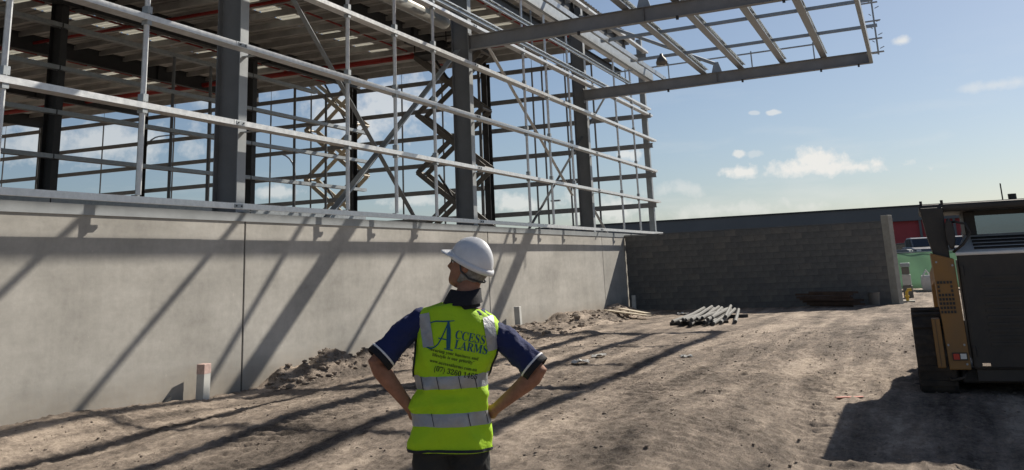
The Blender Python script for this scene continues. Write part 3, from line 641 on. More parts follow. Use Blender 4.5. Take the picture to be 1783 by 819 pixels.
# ------------------------------------------------------------------ compact track loader, rear view
sk = thing('track_loader', 'dark compact track loader with dull yellow sides seen from behind', 'loader', (12.75, -1.10, -.11)); sk.scale = (1.07, 1.07, 1.07)
def spart(mb, name, m_, par=None, bv=0, **k):
    o = mb.build(name, m_, par or sk, **k)
    if bv: bevel(o, bv, 2)
    return o
def disc(x, y0, y1, z, r, n=12): return MB().loft([[Vector((x+r*math.cos(q*2*math.pi/n), y, z+r*math.sin(q*2*math.pi/n))) for q in range(n)] for y in (y0, y1)])
barm = MB().box(-.025, .025, -.19, .19, -.014, .014).mesh('tread_bar', RUBBER)
boltm = MB().tube([(-.006, 0, 0), (.002, 0, 0)], .012, 6).mesh('bolt', GALV2)
for s in (-1, 1):
    prof = [(.22, 0.0), (1.7, 0.0), (1.98, .10), (2.12, .32), (1.98, .52), (1.2, .72), (.62, .93), (.36, .98), (.13, .90), (.02, .72), (.0, .46), (.06, .14)]
    mb = MB(); mb.loft([[Vector((a, s*1.19, b)) for a, b in prof], [Vector((a, s*.80, b)) for a, b in prof]])
    tr = spart(mb, 'track', RUBBER, bv=.03)
    n = len(prof)
    for i in range(n):
        a, b = Vector((prof[i][0], 0, prof[i][1])), Vector((prof[(i+1) % n][0], 0, prof[(i+1) % n][1])); L_ = (b-a).length; d = (b-a)/L_; nn = Vector((-d.z, 0, d.x)); c0 = Vector((1, 0, .45)); nn = nn if nn.dot((a+b)/2-c0) > 0 else -nn
        m_ = max(1, int(L_/.11))
        for k in range(m_):
            c = a+d*(L_*(k+.5)/m_)+Vector((0, s*.995, 0))+nn*.012; o = link('tread_bar', barm, tr, c); o.rotation_euler = (0, -math.atan2(d.z, d.x), 0)
    spart(MB().box(.25, 1.6, s*.76, s*.82, .2, .75), 'track_frame', BLACKP, bv=.02)
    for x in (.4, .8, 1.2, 1.6): disc(x, s*1.195, s*1.2, .19, .15).build('roller', BLACKP, tr)
    # yellow tower with black squares painted for shaded vent holes, narrow outer arm cover, black upright above
    p0 = [(s*.895, 1.60), (s*.665, 1.53), (s*.655, .36), (s*.87, .36)]
    mb = MB(); mb.loft([[Vector((x, y, z)) for y, z in p0] for x in (-.03, .95)]); tw = spart(mb, 'arm_tower', ORANGE, bv=.012)
    cv = spart(MB().box(-.045, .5, s*.90, s*.985, .38, .90), 'arm_cover', ORANGE, bv=.012)
    MB().box(-.05, .2, s*.945, s*.949, .4, .89).build('cover_gap', BLACKP, cv)
    for r in range(8):
        for c in range(5):
            if r in (1, 2) and c in (1, 2, 3): continue
            y = s*(.862-c*.033); z = 1.28-r*.045
            MB().box(-.0375, -.0305, y-.0115, y+.0115, z-.014, z+.014).build('vent_shade_patch', BLACKP, tw)
    for (y, z) in ((.85, 1.5), (.69, 1.46), (.85, .62), (.69, .62), (.69, .42)): link('bolt', boltm, tw, (-.034, s*y, z))
    lp = spart(MB().box(-.05, -.031, s*.75-.075, s*.75+.075, .46, .54), 'lamp_bezel', BLACKP)
    MB().box(-.058, -.051, s*.75+s*.005, s*.75+s*.065, .47, .53).build('stop_lens', REDL, lp); MB().box(-.058, -.051, s*.75-s*.065, s*.75-s*.005, .475, .53).build('clear_lens', WHITE, lp)
    up_ = [(s*.945, 2.10), (s*.70, 2.10), (s*.70, 1.52), (s*.86, 1.56), (s*.90, 1.75)]
    mb = MB(); mb.loft([[Vector((x, y, z)) for y, z in up_] for x in (.05, .5)]); spart(mb, 'upright', BLACKP, bv=.015)
    mb = MB(); mb.loft([[Vector((x, s*.665+.05*k_*math.cos(q*math.pi/8), 1.80+.17*k_*math.sin(q*math.pi/8))) for q in range(16)] for x, k_ in ((-.06, .85), (-.04, 1), (.01, .9))]); spart(mb, 'mirror', BLACKP)
    spart(MB().tube([(.0, s*.66, 1.60), (-.05, s*.55, 1.68), (-.06, s*.46, 1.80), (-.04, s*.50, 1.90), (.0, s*.60, 1.93), (.06, s*.68, 1.92)], .014, 8), 'grab_handle', BLACKP, smooth=True)
    spart(MB().bar((.35, s*.80, 1.45), (2.6, s*.86, 1.25), .18, .11, (0, 0, 1)), 'lift_arm', ORANGE, bv=.012)
    spart(MB().bar((2.6, s*.86, 1.28), (3.0, s*.86, .35), .16, .11, (1, 0, 0)), 'lift_arm', ORANGE, bv=.012)
    spart(MB().tube([(.1, s*.70, .34), (-.03, s*.74, .28), (-.02, s*.86, .25), (.1, s*.9, .3)], .016, 8), 'hydraulic_hose', RUBBER, smooth=True)
dr = spart(MB().box(-.02, .14, -.63, .63, .36, 1.585), 'rear_door', BLACKP, bv=.03)
spart(MB().box(.02, 1.6, -.60, .60, .24, 1.5), 'engine_body', BLACKP)
for k in range(11): MB().bar((-.026, -.50, .62+k*.07), (-.026, .42, .62+k*.07), .03, .012, (0, 0, 1)).build('door_louvre', BLACKP, dr)
for z in (.55, 1.4): MB().tube([(-.03, .60, z-.05), (-.03, .60, z+.05)], .02, 8).build('hinge', BLACKP, dr)
MB().box(-.035, -.022, .46, .54, .40, .43).build('latch', CHROME, dr)
spart(MB().box(.18, 1.6, -.76, .76, .2, .36), 'belly_pan', BLACKP, bv=.02)
hd = spart(MB().add([(-.03, -.645, 1.595), (-.03, .645, 1.595), (.62, .50, 1.79), (.62, -.50, 1.79), (-.03, -.645, 1.56), (-.03, .645, 1.56), (.62, .50, 1.55), (.62, -.50, 1.55)],
     [(0, 1, 2, 3), (4, 7, 6, 5), (0, 4, 5, 1), (1, 5, 6, 2), (2, 6, 7, 3), (3, 7, 4, 0)]), 'engine_hood', SILVER, bv=.01)
for k in range(4):
    x = .08+k*.125; z = 1.595+(x+.03)/.65*.195
    MB().bar((x, -.42, z+.001), (x, .44, z+.001), .062, .02, (1, 0, .3)).build('hood_louvre', BLACKP, hd)
rf = spart(MB().box(.10, 1.75, -.95, .95, 2.05, 2.14), 'cab_roof', BLACKP, bv=.03)
MB().tube([(.4, .05, 2.14), (.4, .05, 2.34)], .008, 6).build('antenna', BLACKP, rf); MB().tube([(.5, -.06, 2.14), (.5, -.06, 2.17), (.5, -.06, 2.22)], .045, 12).build('beacon', BLACKP, rf)
for y in (.70, .92): MB().box(.12, .16, y-.015, y+.015, 2.14, 2.18).build('roof_lug', BLACKP, rf)
for sg in (-1, 1):
    spart(MB().box(.6, 1.6, sg*.44, sg*.48, 1.5, 2.05), 'cab_side', BLACKP); spart(MB().box(.58, .66, sg*.36, sg*.48, 1.5, 2.05), 'cab_post', BLACKP, bv=.01)
spart(MB().box(.62, .632, -.36, .36, 1.74, 2.0), 'rear_window', CABG)
spart(MB().box(.60, .66, -.36, .36, 2.0, 2.05), 'window_header', BLACKP)
spart(MB().box(1.5, 1.56, -.44, .44, 1.1, 2.05), 'front_screen', CABG)
spart(MB().box(.95, 1.08, -.25, .25, 1.2, 1.9), 'seat_back', BLACKP, bv=.05)
spart(MB().box(2.7, 3.5, -1.1, 1.1, .1, .2).box(2.7, 2.76, -1.1, 1.1, .2, .7), 'bucket', BLACKP, bv=.02)

# ------------------------------------------------------------------ small things on the ground
def marker(label, x, y, h, w, m1, m2=None, lean=0, name='marker_post'):
    t = thing(name, label, 'post', (x, y, gz(x, y)-.1)); t.rotation_euler = (rad(lean), 0, rad(8))
    bevel(MB().box(-w, w, -w*.7, w*.7, 0, h+.1).build('post', m1, t), .006)
    if m2: bevel(MB().box(-w-.002, w+.002, -w*.7-.002, w*.7+.002, h-.03, h+.102).build('painted_band', m2, t), .004)
    return t
marker('white marker post with faded red band beside the panel joint', 11.35, 9.48, .48, .085, PVC, PINK, 1)
marker('short grey plastic pipe standing behind the worker by the wall', 22.95, 9.42, .45, .1, PVC, None, -2, 'pipe_stub')
marker('grey pipe standing in the shaded corner of the two walls', 33.05, 9.25, .52, .09, PVC, None, 1, 'pipe_stub')
o = MB().add([(-.13, 0, 0), (.13, 0, 0), (.14, .0, .14), (-.13, .05, 0), (.13, .05, 0), (.14, .05, .14)], [(0, 1, 2), (3, 5, 4), (0, 3, 4, 1), (1, 4, 5, 2), (2, 5, 3, 0)]).build('packer_wedge', DARK)
o.scale = (.62, .62, .62); o.location = (10.75, 9.57, gz(10.75, 9.57)-.01); tag(o, 'dark triangular packer at the foot of the concrete wall', 'wedge')
# pile of posts
for layer, n in ((0, 11), (1, 8)):
    for k in range(n):
        off = (k-(n-1)/2)*.118+rnd.uniform(-.02, .02); dd = rad(5)+rnd.uniform(-.07, .07)
        d = Vector((math.cos(dd), math.sin(dd), 0)); a = Vector((26.2+rnd.uniform(-.45, .45), 5.25+off, 0))
        L_ = rnd.uniform(4.4, 5.6); z = gz(26.2, 5.2)+.12+layer*.08+rnd.uniform(-.01, .02)
        mb = MB(); mb.tube([a-d*L_/2+Vector((0, 0, z)), a+d*L_/2+Vector((0, 0, z+rnd.uniform(-.03, .05)))], .043, 8)
        o = mb.build('fence_post', PICK)
        MB().tube([a-d*(L_/2+.004)+Vector((0, 0, z)), a-d*(L_/2-.01)+Vector((0, 0, z))], .04, 8).build('end_shade', DARK, o)  # dark disc painted for the shade inside the hollow end
        tag(o, ('weathered grey post in the bottom layer of the stack on the dirt', 'weathered grey post in the top layer of the stack on the dirt')[layer], 'post', ('bottom posts of the stack', 'top posts of the stack')[layer])
for k, xx in enumerate((24.6, 27.6)):
    o = MB().box(-.05, .05, -.72, .72, -.03, .085).build('bearer', DARK); o.location = (xx, 5.25, gz(xx, 5.25)); o.rotation_euler = (0, 0, rad(12)); tag(o, ('nearer dark timber bearer under the stacked posts', 'farther dark timber bearer under the stacked posts')[k], 'timber')
for k, (x, y, L_, a) in enumerate(((28.3, 8.15, 2.2, 50), (28.7, 8.05, 1.8, 42))):
    o = MB().box(-L_/2, L_/2, -.11, .11, 0, .03).build('plank', TIMBER); o.location = (x, y, gz(x, y)+.14+.03*k); o.rotation_euler = (rad(4), rad(-3), rad(a)); tag(o, ('longer pale plank lying on the spoil near the corner', 'shorter pale plank lying across the longer one')[k], 'plank')
def scrap(label, x, y, s, m_, name='paper_scrap', el=1.0):
    mb = MB(); n = 6; vs_ = []; fs_ = []
    for i in range(n+1):
        for j in range(n+1):
            vs_.append(((i/n-.5)*s*el*(1+.2*rnd.random()), (j/n-.5)*s*(1+.2*rnd.random()), s*.22*rnd.random()*(1 if el < 2 else .3)))
    for i in range(n):
        for j in range(n): fs_.append((i*(n+1)+j, (i+1)*(n+1)+j, (i+1)*(n+1)+j+1, i*(n+1)+j+1))
    o = mb.add(vs_, fs_).build(name, m_); o.location = (x, y, gz(x, y)+.015); o.rotation_euler = (0, 0, rnd.uniform(0, 3)); md = o.modifiers.new('s', 'SOLIDIFY'); md.thickness = .004; tag(o, label, 'litter')
    return o
scrap('crumpled white paper on the dirt beside the worker', 15.2, 5.2, .26, PAPER)
scrap('second white scrap just beyond the crumpled paper', 16.0, 5.15, .2, PAPER)
scrap('white scrap lying nearer than the stack of posts', 15.9, 3.65, .17, PAPER)
scrap('white scrap lying just before the block wall', 30.6, 7.0, .3, PAPER)
o = scrap('pink strip of tape on the dirt before the loader', 12.3, .95, .07, mat('pink_tape', (.62, .24, .18), .6, 0, .1, 8), 'tape_strip', 4.0); o.rotation_euler = (0, 0, rad(-75))
# shaded odds and ends before the block wall
rs = thing('rusty_offcuts', 'heap of rusty bars in the shade before the block wall', 'scrap', (32.6, 2.7, gz(32.6, 2.7)))
RUST = mat('rust', (.075, .05, .038), .85, 0, .3, 8)
for k in range(9): MB().bar((rnd.uniform(-.3, .3), -.8+rnd.uniform(-.3, .3), .03+.05*k), (rnd.uniform(-.3, .3), .8+rnd.uniform(-.3, .3), .03+.05*k+rnd.uniform(-.02, .08)), .06, .05).build('bar', RUST, rs)
bk = thing('paint_bucket', 'pale bucket in the shade near the concrete pier', 'bucket', (33.1, 1.45, gz(33.1, 1.45)))
mb = MB(); mb.loft([[Vector((r*math.cos(q*math.pi/8), r*math.sin(q*math.pi/8), z)) for q in range(16)] for z, r in ((0, .15), (.36, .18), (.37, .19), (.39, .19))]); mb.build('pail', LIFTG, bk)
MB().tube([(0, -.18, .36), (.1, -.12, .24), (.14, 0, .18), (.1, .12, .24), (0, .18, .36)], .008, 6).build('handle', GALV2, bk)

# ------------------------------------------------------------------ person
PB = Vector((4.722, 2.313, 0)); fh = Vector((4.722, 2.313, 0)).normalized(); uh = Vector((fh.y, -fh.x, 0))
pz0 = gz(PB.x, PB.y)
per = thing('person', 'worker in white hard hat and lime vest, hands on hips, back turned', 'person', (PB.x, PB.y, 0), math.atan2(uh.y, uh.x))
SKIN = mat('skin', (.30, .15, .098), .72, 0, .22, 22, .25, 130, spec=.25)
HAIR = mat('hair', (.27, .255, .235), .8, 0, .35, 60, .6, 300)
NAVY = mat('navy_polo', (.012, .02, .085), .85, 0, .18, 8, .25, 90)
COLLAR = mat('black_collar', (.014, .014, .018), .85, 0, .2, 8, .2, 90)
TROUS = mat('charcoal_trousers', (.028, .029, .028), .9, 0, .2, 8, .3, 60)
LIME = mat('lime_vest', (.40, .66, .012), .75, 0, .07, 7, .3, 70)
REFL = mat('reflective_tape', (.36, .37, .38), .5, .25, .16, 16, .3, 60)
TRIM = mat('vest_trim', (.02, .022, .03), .8, 0, .1, 8)
PIPING = mat('white_piping', (.7, .7, .72), .7, 0, .05, 8)
BOOT = mat('boot', (.06, .04, .025), .7, 0, .2, 8)
PRINTB = mat('print_blue', (.012, .09, .17), .7, 0, .05, 8)
PRINTK = mat('print_black', (.02, .03, .012), .7, 0, .05, 8)
HELM = mat('helmet_white', (.66, .67, .69), .38, 0, .10, 14, .05, 120, coat=.2)
def ell(c, a, b, n=28, ex=2.0):
    c, a, b = Vector(c), Vector(a), Vector(b); r = []
    for k in range(n):
        t = 2*math.pi*k/n; ct, st = math.cos(t), math.sin(t)
        r.append(c+a*(math.copysign(abs(ct)**(2/ex), ct))+b*(math.copysign(abs(st)**(2/ex), st)))
    return r
def limb(mb, pts, n=16):
    """pts: (pos, radius[, flatten along v]) — round section limb"""
    P = [Vector(p[0]) for p in pts]; rings = []
    for i, p in enumerate(P):
        d = (P[min(i+1, len(P)-1)]-P[max(i-1, 0)]).normalized()
        a = d.cross(Vector((0, 1, 0))); a = a.normalized() if a.length > .05 else Vector((1, 0, 0)); b = d.cross(a).normalized()
        r = pts[i][1]; fl = pts[i][2] if len(pts[i]) > 2 else 1
        rings.append(ell(p, a*r, b*(r*fl), n))
    mb.loft(rings); return mb
# joints (u to the right, v away from the camera, z up)
SL, EL_, WL = (-.205, .0, 1.392), (-.405, -.06, 1.205), (-.225, -.02, .965)
SR, ER, WR = (.262, .0, 1.300), (.440, -.06, 1.120), (.205, -.01, .945)
body = MB()
# trunk, neck, legs
TOR = [(.80, -.03, .165, .112), (.90, -.033, .163, .108), (1.0, -.032, .152, .102), (1.08, -.022, .152, .102), (1.18, -.006, .165, .108), (1.28, .012, .176, .112), (1.36, .024, .180, .108), (1.41, .034, .165, .092), (1.45, .042, .11, .072)]
body.loft([ell((u, .0, z), (a, 0, 0), (0, b, 0), 28, 2.3) for z, u, a, b in TOR])
limb(body, [((.045, -.01, 1.42), .075), ((.062, -.008, 1.49), .062), ((.085, .01, 1.545), .058), ((.10, .03, 1.60), .06)])
for s, f in ((-1, -.15), (1, .11)):
    x = -.03+s*.09
    limb(body, [((x, 0, .86), .10), ((x+.004*s, .0, .76), .095), ((x+.01*s, .01, .5), .062), ((x+.012*s, -.005, .34), .058), ((x+.012*s, -.02, .2), .045), ((x+.012*s, -.02, .08), .04)])
    limb(body, [((x+.012*s, -.05, .05), .04), ((x+.02*s, .05, .045), .045), ((x+.03*s, .15, .03), .03)])
# arms
def arm(S, E_, Wr, hd):
    S, E_, Wr = Vector(S), Vector(E_), Vector(Wr)
    limb(body, [(S, .046), (S.lerp(E_, .35), .042), (S.lerp(E_, .75), .043), (E_, .043), (E_.lerp(Wr, .12), .045), (E_.lerp(Wr, .3), .045), (E_.lerp(Wr, .6), .036), (E_.lerp(Wr, .9), .029), (Wr, .028)])
    # hand: palm folds forward round the hip, four fingers in front, thumb behind
    d = (Wr-E_).normalized(); pc = Wr+d*.035+Vector((0, .025, 0))
    limb(body, [(Wr, .028), (Wr+d*.02+Vector((0, .012, 0)), .036, .62), (pc+Vector((0, .015, 0)), .043, .5), (pc+Vector((-hd*.004, .05, -.006)), .038, .5)])
    for k in range(4):
        z = .03-k*.021; L_ = (.072, .08, .075, .058)[k]
        b0 = pc+Vector((hd*.002, .045, z)); b1 = b0+Vector((-hd*.012, L_*.42, -.006)); b2 = b1+Vector((-hd*.03, L_*.3, -.006)); b3 = b2+Vector((-hd*.03, L_*.12, -.004))
        limb(body, [(b0, .0098), (b1, .0092), (b2, .0084), (b3, .0068)], 10)
    t0 = pc+Vector((0, -.008, .012)); limb(body, [(t0, .014), (t0+d*.025+Vector((-hd*.01, -.018, .02)), .0115), (t0+d*.045+Vector((-hd*.03, -.02, .018)), .0095), (t0+d*.055+Vector((-hd*.05, -.014, .012)), .0075)], 10)
arm(SL, EL_, WL, -1); arm(SR, ER, WR, 1)
# head in its own frame: y = face
HC = Vector((.098, .03, 1.665)); HR = Matrix.Rotation(rad(62), 3, 'Z') @ Matrix.Rotation(rad(20), 3, 'X')
def hpt(x, y, z): return HC + HR @ Vector((x, y, z))
hm = MB()
prof_h = [(-.125, .03, .022, .030), (-.115, .045, .042, .045), (-.095, .028, .058, .072), (-.06, .010, .068, .090), (-.02, .0, .073, .100), (.02, -.004, .076, .101), (.06, -.006, .075, .097), (.09, -.01, .062, .08), (.108, -.012, .04, .052), (.114, -.012, .01, .012)]
hm.loft([[hpt(a*math.cos(t), yc+b*math.sin(t), z) for t in [2*math.pi*k/28 for k in range(28)]] for z, yc, a, b in prof_h])
body.add(hm.v, hm.f)
limb(body, [(hpt(0, .092, .015), .009), (hpt(0, .108, -.015), .012), (hpt(0, .120, -.032), .015), (hpt(0, .098, -.044), .012)], 10)       # nose
limb(body, [(hpt(-.03, .092, .022), .009), (hpt(0, .102, .026), .009), (hpt(.03, .092, .022), .009)], 8)      # brow
limb(body, [(hpt(-.024, .088, -.068), .006), (hpt(0, .098, -.066), .009), (hpt(.024, .088, -.068), .006)], 8)  # lips
for s in (-1, 1):
    limb(body, [(hpt(s*.074, -.012, .02), .010), (hpt(s*.084, -.02, .012), .016, .5), (hpt(s*.085, -.018, -.012), .017, .5), (hpt(s*.077, -.006, -.036), .010, .6)], 10)
bme = body.mesh('body', SKIN)
bo = link('body', bme, per)
md = bo.modifiers.new('remesh', 'REMESH'); md.mode = 'VOXEL'; md.voxel_size = .0055; md.use_smooth_shade = True
md = bo.modifiers.new('smooth', 'SMOOTH'); md.iterations = 6; md.factor = .5
for s in (-1, 1):
    e = MB(); e.loft([[hpt(s*.03+.0115*math.sin(q)*math.cos(t), .083+.0115*math.cos(q)*1.0, .002+.0115*math.sin(q)*math.sin(t)) for t in [2*math.pi*k/10 for k in range(10)]] for q in (1.5, 1.1, .7, .3, .05)]); e.build('eye', WHITE, per, smooth=True)
    p_ = MB(); p_.loft([[hpt(s*.03+r*math.cos(t), .0955-(.003 if r > .004 else 0), .002+r*math.sin(t)) for t in [2*math.pi*k/10 for k in range(10)]] for r in (.005, .002)]); p_.build('pupil', DARK, per)
# glasses
gl = MB()
for s in (-1, 1):
    gl.tube([hpt(s*.034+.024*math.cos(q), .108-.02*abs(math.cos(q))*(1 if math.cos(q)*s > 0 else 0), .004+.018*math.sin(q)) for q in [2*math.pi*k/14 for k in range(15)]], .0022, 6)
    gl.tube([hpt(s*.058, .09, .01), hpt(s*.076, .03, .012), hpt(s*.08, -.02, .012)], .0028, 6)
gl.tube([hpt(-.01, .109, .008), hpt(.01, .109, .008)], .0022, 6); gl.build('glasses', DARK, per)
# hair: short, showing below the helmet at the back and sides
hr_ = MB()
def hsurf(z):
    for (z0, y0, a0, b0), (z1, y1, a1, b1) in zip(prof_h[:-1], prof_h[1:]):
        if z0 <= z <= z1: k = (z-z0)/(z1-z0); return y0+(y1-y0)*k, a0+(a1-a0)*k, b0+(b1-b0)*k
rg = []
for z in (-.082, -.06, -.04, -.02, 0, .02, .05):
    yc, a, b = hsurf(z); g = .002 if z < -.07 else .008
    rg.append([hpt((a+g)*math.cos(t), yc+(b+g)*math.sin(t), z+.006*math.sin(9*t)) for t in [math.pi*1.0+math.pi*k/24 for k in range(25)]])
n = 25; vs_ = [p for r in rg for p in r]; hr_.add(vs_, [(i*n+k, i*n+k+1, (i+1)*n+k+1, (i+1)*n+k) for i in range(len(rg)-1) for k in range(n-1)])
o = hr_.build('hair', HAIR, per, smooth=True); md = o.modifiers.new('s', 'SOLIDIFY'); md.thickness = .012; md.offset = -1
# helmet: dome, centre ridge, gutter rim, peak
he = MB(); rg = []
for k in range(13):
    ph = k/12*math.pi/2*.985; z = .0+.124*math.sin(ph); r = math.cos(ph)
    ring = []
    for j in range(48):
        t = 2*math.pi*j/48; x = .099*r*math.cos(t); y = .125*r*math.sin(t)-.004
        ridge = .007*math.exp(-(x/.026)**2)*min(1, z/.05)*(1 if z > .02 else 0)
        ring.append(hpt(x, y, .030+z+ridge-.012*math.sin(t)*(1-math.sin(ph))*-1 if False else .030+z+ridge+(.02*math.sin(t)*(1-math.sin(ph)))))
    rg.append(ring)
he.loft(rg); hs = he.build('helmet', HELM, per, smooth=True)
lo = MB(); rg = []
for (g, dz) in ((.0, .010), (.008, .004), (.011, -.006), (.009, -.020), (.0, -.022), (-.006, -.012)):
    rg.append([hpt((.099+g)*math.cos(t), (.125+g)*math.sin(t)-.004, .030+dz+.02*math.sin(t)) for t in [2*math.pi*k/48 for k in range(48)]])
lo.loft(rg, False); lo.build('rim', HELM, hs, smooth=True)
pk = MB(); top = []; bot = []
for i in range(17):
    t = rad(30)+rad(120)*i/16; e = math.sin((i/16)*math.pi)
    for j in range(5):
        g = j/4*(.012+.052*e**.7); x = (.101+g*.7)*math.cos(t); y = (.127+g)*math.sin(t)-.004; z = .034+.02*math.sin(t)-.016*(j/4)**1.3*e-.01*(1-e)*j/4
        top.append(hpt(x, y, z)); bot.append(hpt(x, y, z-.006))
n = 5; nT = len(top); fs_ = [(i*n+j, (i+1)*n+j, (i+1)*n+j+1, i*n+j+1) for i in range(16) for j in range(4)]
fs_ += [tuple(nT+q for q in f[::-1]) for f in fs_[:64]]
fs_ += [(i*n+4, (i+1)*n+4, nT+(i+1)*n+4, nT+i*n+4) for i in range(16)]
pk.add(top+bot, fs_); pk.build('peak', HELM, hs, smooth=True)
for s in (-1, 1): MB().tube([hpt(s*.10, .02, .03), hpt(s*.093, .0, -.02), hpt(s*.082, -.05, -.045), hpt(s*.04, -.095, -.05), hpt(0, -.108, -.05)], .005, 6).build('head_harness', DARK, hs)

# clothing ---------------------------------------------------------------
def wrinkle(me_, amp, sc, seed, zlo=None):
    co = np.empty(len(me_.vertices)*3); me_.vertices.foreach_get('co', co); co = co.reshape(-1, 3)
    no = np.array([v.normal[:] for v in me_.vertices])
    a = fbm(co[:, 0]*sc+seed, co[:, 2]*sc*1.0+co[:, 1]*3, 3)+.8*fbm((co[:, 0]+co[:, 2]*.6)*sc*1.7+seed, co[:, 1]*sc+7+co[:, 2]*sc*.35, 3)
    co = co+no*(a*amp)[:, None]; me_.vertices.foreach_set('co', co.ravel()); me_.update()
def tor(z):
    for (z0, u0, a0, b0), (z1, u1, a1, b1) in zip(TOR[:-1], TOR[1:]):
        if z0 <= z <= z1: k = (z-z0)/(z1-z0); return u0+(u1-u0)*k, a0+(a1-a0)*k, b0+(b1-b0)*k
# polo shirt: trunk plus sleeves as one mesh (remeshed)
ps = MB()
ps.loft([ell((u, 0, z), (a+.012, 0, 0), (0, b+.012, 0), 32, 2.4) for z, u, a, b in TOR if z >= .9])
def slv(S, E_, fl):
    S, E_ = Vector(S), Vector(E_); q = S.lerp(E_, .86); ax = (E_-S).normalized()
    limb(ps, [(S+Vector((fl*-.10, 0, -.005)), .074), (S+Vector((fl*-.03, 0, .006)), .073), (S.lerp(E_, .22), .069), (S.lerp(E_, .55), .070), (q, .075)], 24)
    return q, ax
qL, aL = slv(SL, EL_, -1); qR, aR = slv(SR, ER, 1)
o = ps.build('polo_shirt', NAVY, per); md = o.modifiers.new('remesh', 'REMESH'); md.mode = 'VOXEL'; md.voxel_size = .008; md.use_smooth_shade = True
md = o.modifiers.new('smooth', 'SMOOTH'); md.iterations = 10; md.factor = .5
tx = bpy.data.textures.new('cloth', 'CLOUDS'); tx.noise_scale = .06; md = o.modifiers.new('wr', 'DISPLACE'); md.texture = tx; md.strength = .026; md.texture_coords = 'LOCAL'
shirt = o
for q, ax in ((qL, aL), (qR, aR)):
    a = ax.cross(Vector((0, 1, 0))).normalized(); b = ax.cross(a)
    def cring(c, r): return [c+a*(r*math.cos(t))+b*(r*math.sin(t)) for t in [2*math.pi*k/28 for k in range(28)]]
    MB().loft([cring(q-ax*.022, .077), cring(q-ax*.020, .0795), cring(q-ax*.014, .0795), cring(q-ax*.012, .077)], False).build('sleeve_piping', PIPING, shirt, smooth=True)
    MB().loft([cring(q-ax*.010, .075), cring(q-ax*.008, .078), cring(q+ax*.020, .079), cring(q+ax*.021, .074), cring(q-ax*.01, .071)], False).build('sleeve_cuff', COLLAR, shirt, smooth=True)
# collar
cr = MB(); rg = []
for z, r, dv, du in ((1.455, .098, -.005, .05), (1.49, .086, -.004, .056), (1.525, .078, .004, .066), (1.548, .076, .010, .072), (1.546, .083, .010, .072), (1.50, .098, -.002, .058), (1.475, .108, -.006, .054)):
    rg.append([Vector((du+r*math.cos(t), dv+r*.95*math.sin(t), z-.012*math.sin(t)*0+.006*math.cos(2*t))) for t in [2*math.pi*k/32 for k in range(32)]])
cr.loft(rg, False); cr.build('collar', COLLAR, shirt, smooth=True)
# trousers
tr_ = MB(); tr_.loft([ell((-.032, 0, z), (a, 0, 0), (0, b, 0), 28, 2.3) for z, a, b in ((.97, .166, .116), (.90, .176, .122), (.82, .19, .13), (.75, .192, .13))])
for s in (-1, 1):
    x = -.03+s*.092; limb(tr_, [((x, 0, .80), .105), ((x+.003*s, 0, .7), .105), ((x+.008*s, .01, .5), .086), ((x+.012*s, 0, .3), .075), ((x+.014*s, -.015, .1), .076), ((x+.014*s, -.015, .06), .076)], 20)
o = tr_.build('trousers', TROUS, per); md = o.modifiers.new('remesh', 'REMESH'); md.mode = 'VOXEL'; md.voxel_size = .009; md.use_smooth_shade = True
md = o.modifiers.new('smooth', 'SMOOTH'); md.iterations = 5; md = o.modifiers.new('wr', 'DISPLACE'); md.texture = tx; md.strength = .02; md.texture_coords = 'LOCAL'
for s in (-1, 1):
    x = -.03+s*.105; b_ = MB(); limb(b_, [((x, -.03, .14), .055), ((x, -.03, .06), .058), ], 16)
    b_.loft([ell((x, y, .045), (w, 0, 0), (0, 0, h_), 16, 2.6) for y, w, h_ in ((-.09, .03, .03), (-.07, .045, .045), (.03, .05, .045), (.12, .052, .042), (.18, .045, .035), (.2, .025, .02))]); b_.build('boot', BOOT, per, smooth=True)
# vest: open shell over the trunk
VZ = list(np.linspace(.765, 1.475, 54)); vr = []
VT = [(.765, -.030, .214, .150), (.85, -.030, .208, .146), (.95, -.030, .196, .138), (1.02, -.028, .190, .134), (1.10, -.018, .196, .136), (1.18, -.005, .205, .138), (1.28, .014, .213, .138), (1.36, .027, .220, .132), (1.41, .032, .218, .122), (1.445, .036, .205, .110), (1.465, .040, .165, .096), (1.475, .046, .112, .085)]
def vt(z):
    for (z0, u0, a0, b0), (z1, u1, a1, b1) in zip(VT[:-1], VT[1:]):
        if z0-1e-9 <= z <= z1+1e-9: k = (z-z0)/(z1-z0); k = k; return u0+(u1-u0)*k, a0+(a1-a0)*k, b0+(b1-b0)*k
def vring(z, g=0, n=96):
    u, a, b = vt(z); r = []
    for k in range(n):
        t = 2*math.pi*k/n; ct, st = math.cos(t), math.sin(t); x = (a+g)*math.copysign(abs(ct)**.82, ct); y = (b+g)*math.copysign(abs(st)**.82, st)
        # right shoulder carried lower than the left
        drop = -.36*max(0, x)*sstep(1.15, 1.46, np.array(z)) + .10*max(0, -x)*sstep(1.2, 1.46, np.array(z))
        hemtilt = -.05*x*float(sstep(1.0, .8, np.array(z)))
        fold = .011*math.sin(5.2*t+z*9)*float(sstep(1.12, .98, np.array(z)))+.007*math.sin(3*t-z*30+2)+.006*math.sin(9*t+z*44)*float(sstep(1.0, 1.1, np.array(z)))*.6
        pleat = .014*math.exp(-((z-1.0-.10*x)/.018)**2)-.013*math.exp(-((z-1.035+.15*x)/.016)**2)
        s_ = 1+(fold+pleat*(1 if y < 0 else .4))/max(a, b)
        r.append(Vector((u+x*s_, y*s_, z+float(drop)+hemtilt)))
    return r
ve = MB(); ve.loft([vring(z) for z in VZ], False); vme = ve.mesh('vest', LIME, True); wrinkle(vme, .017, 9, 3.1)
vest = link('vest', vme, per); md = vest.modifiers.new('s', 'SOLIDIFY'); md.thickness = .004; md.offset = -1
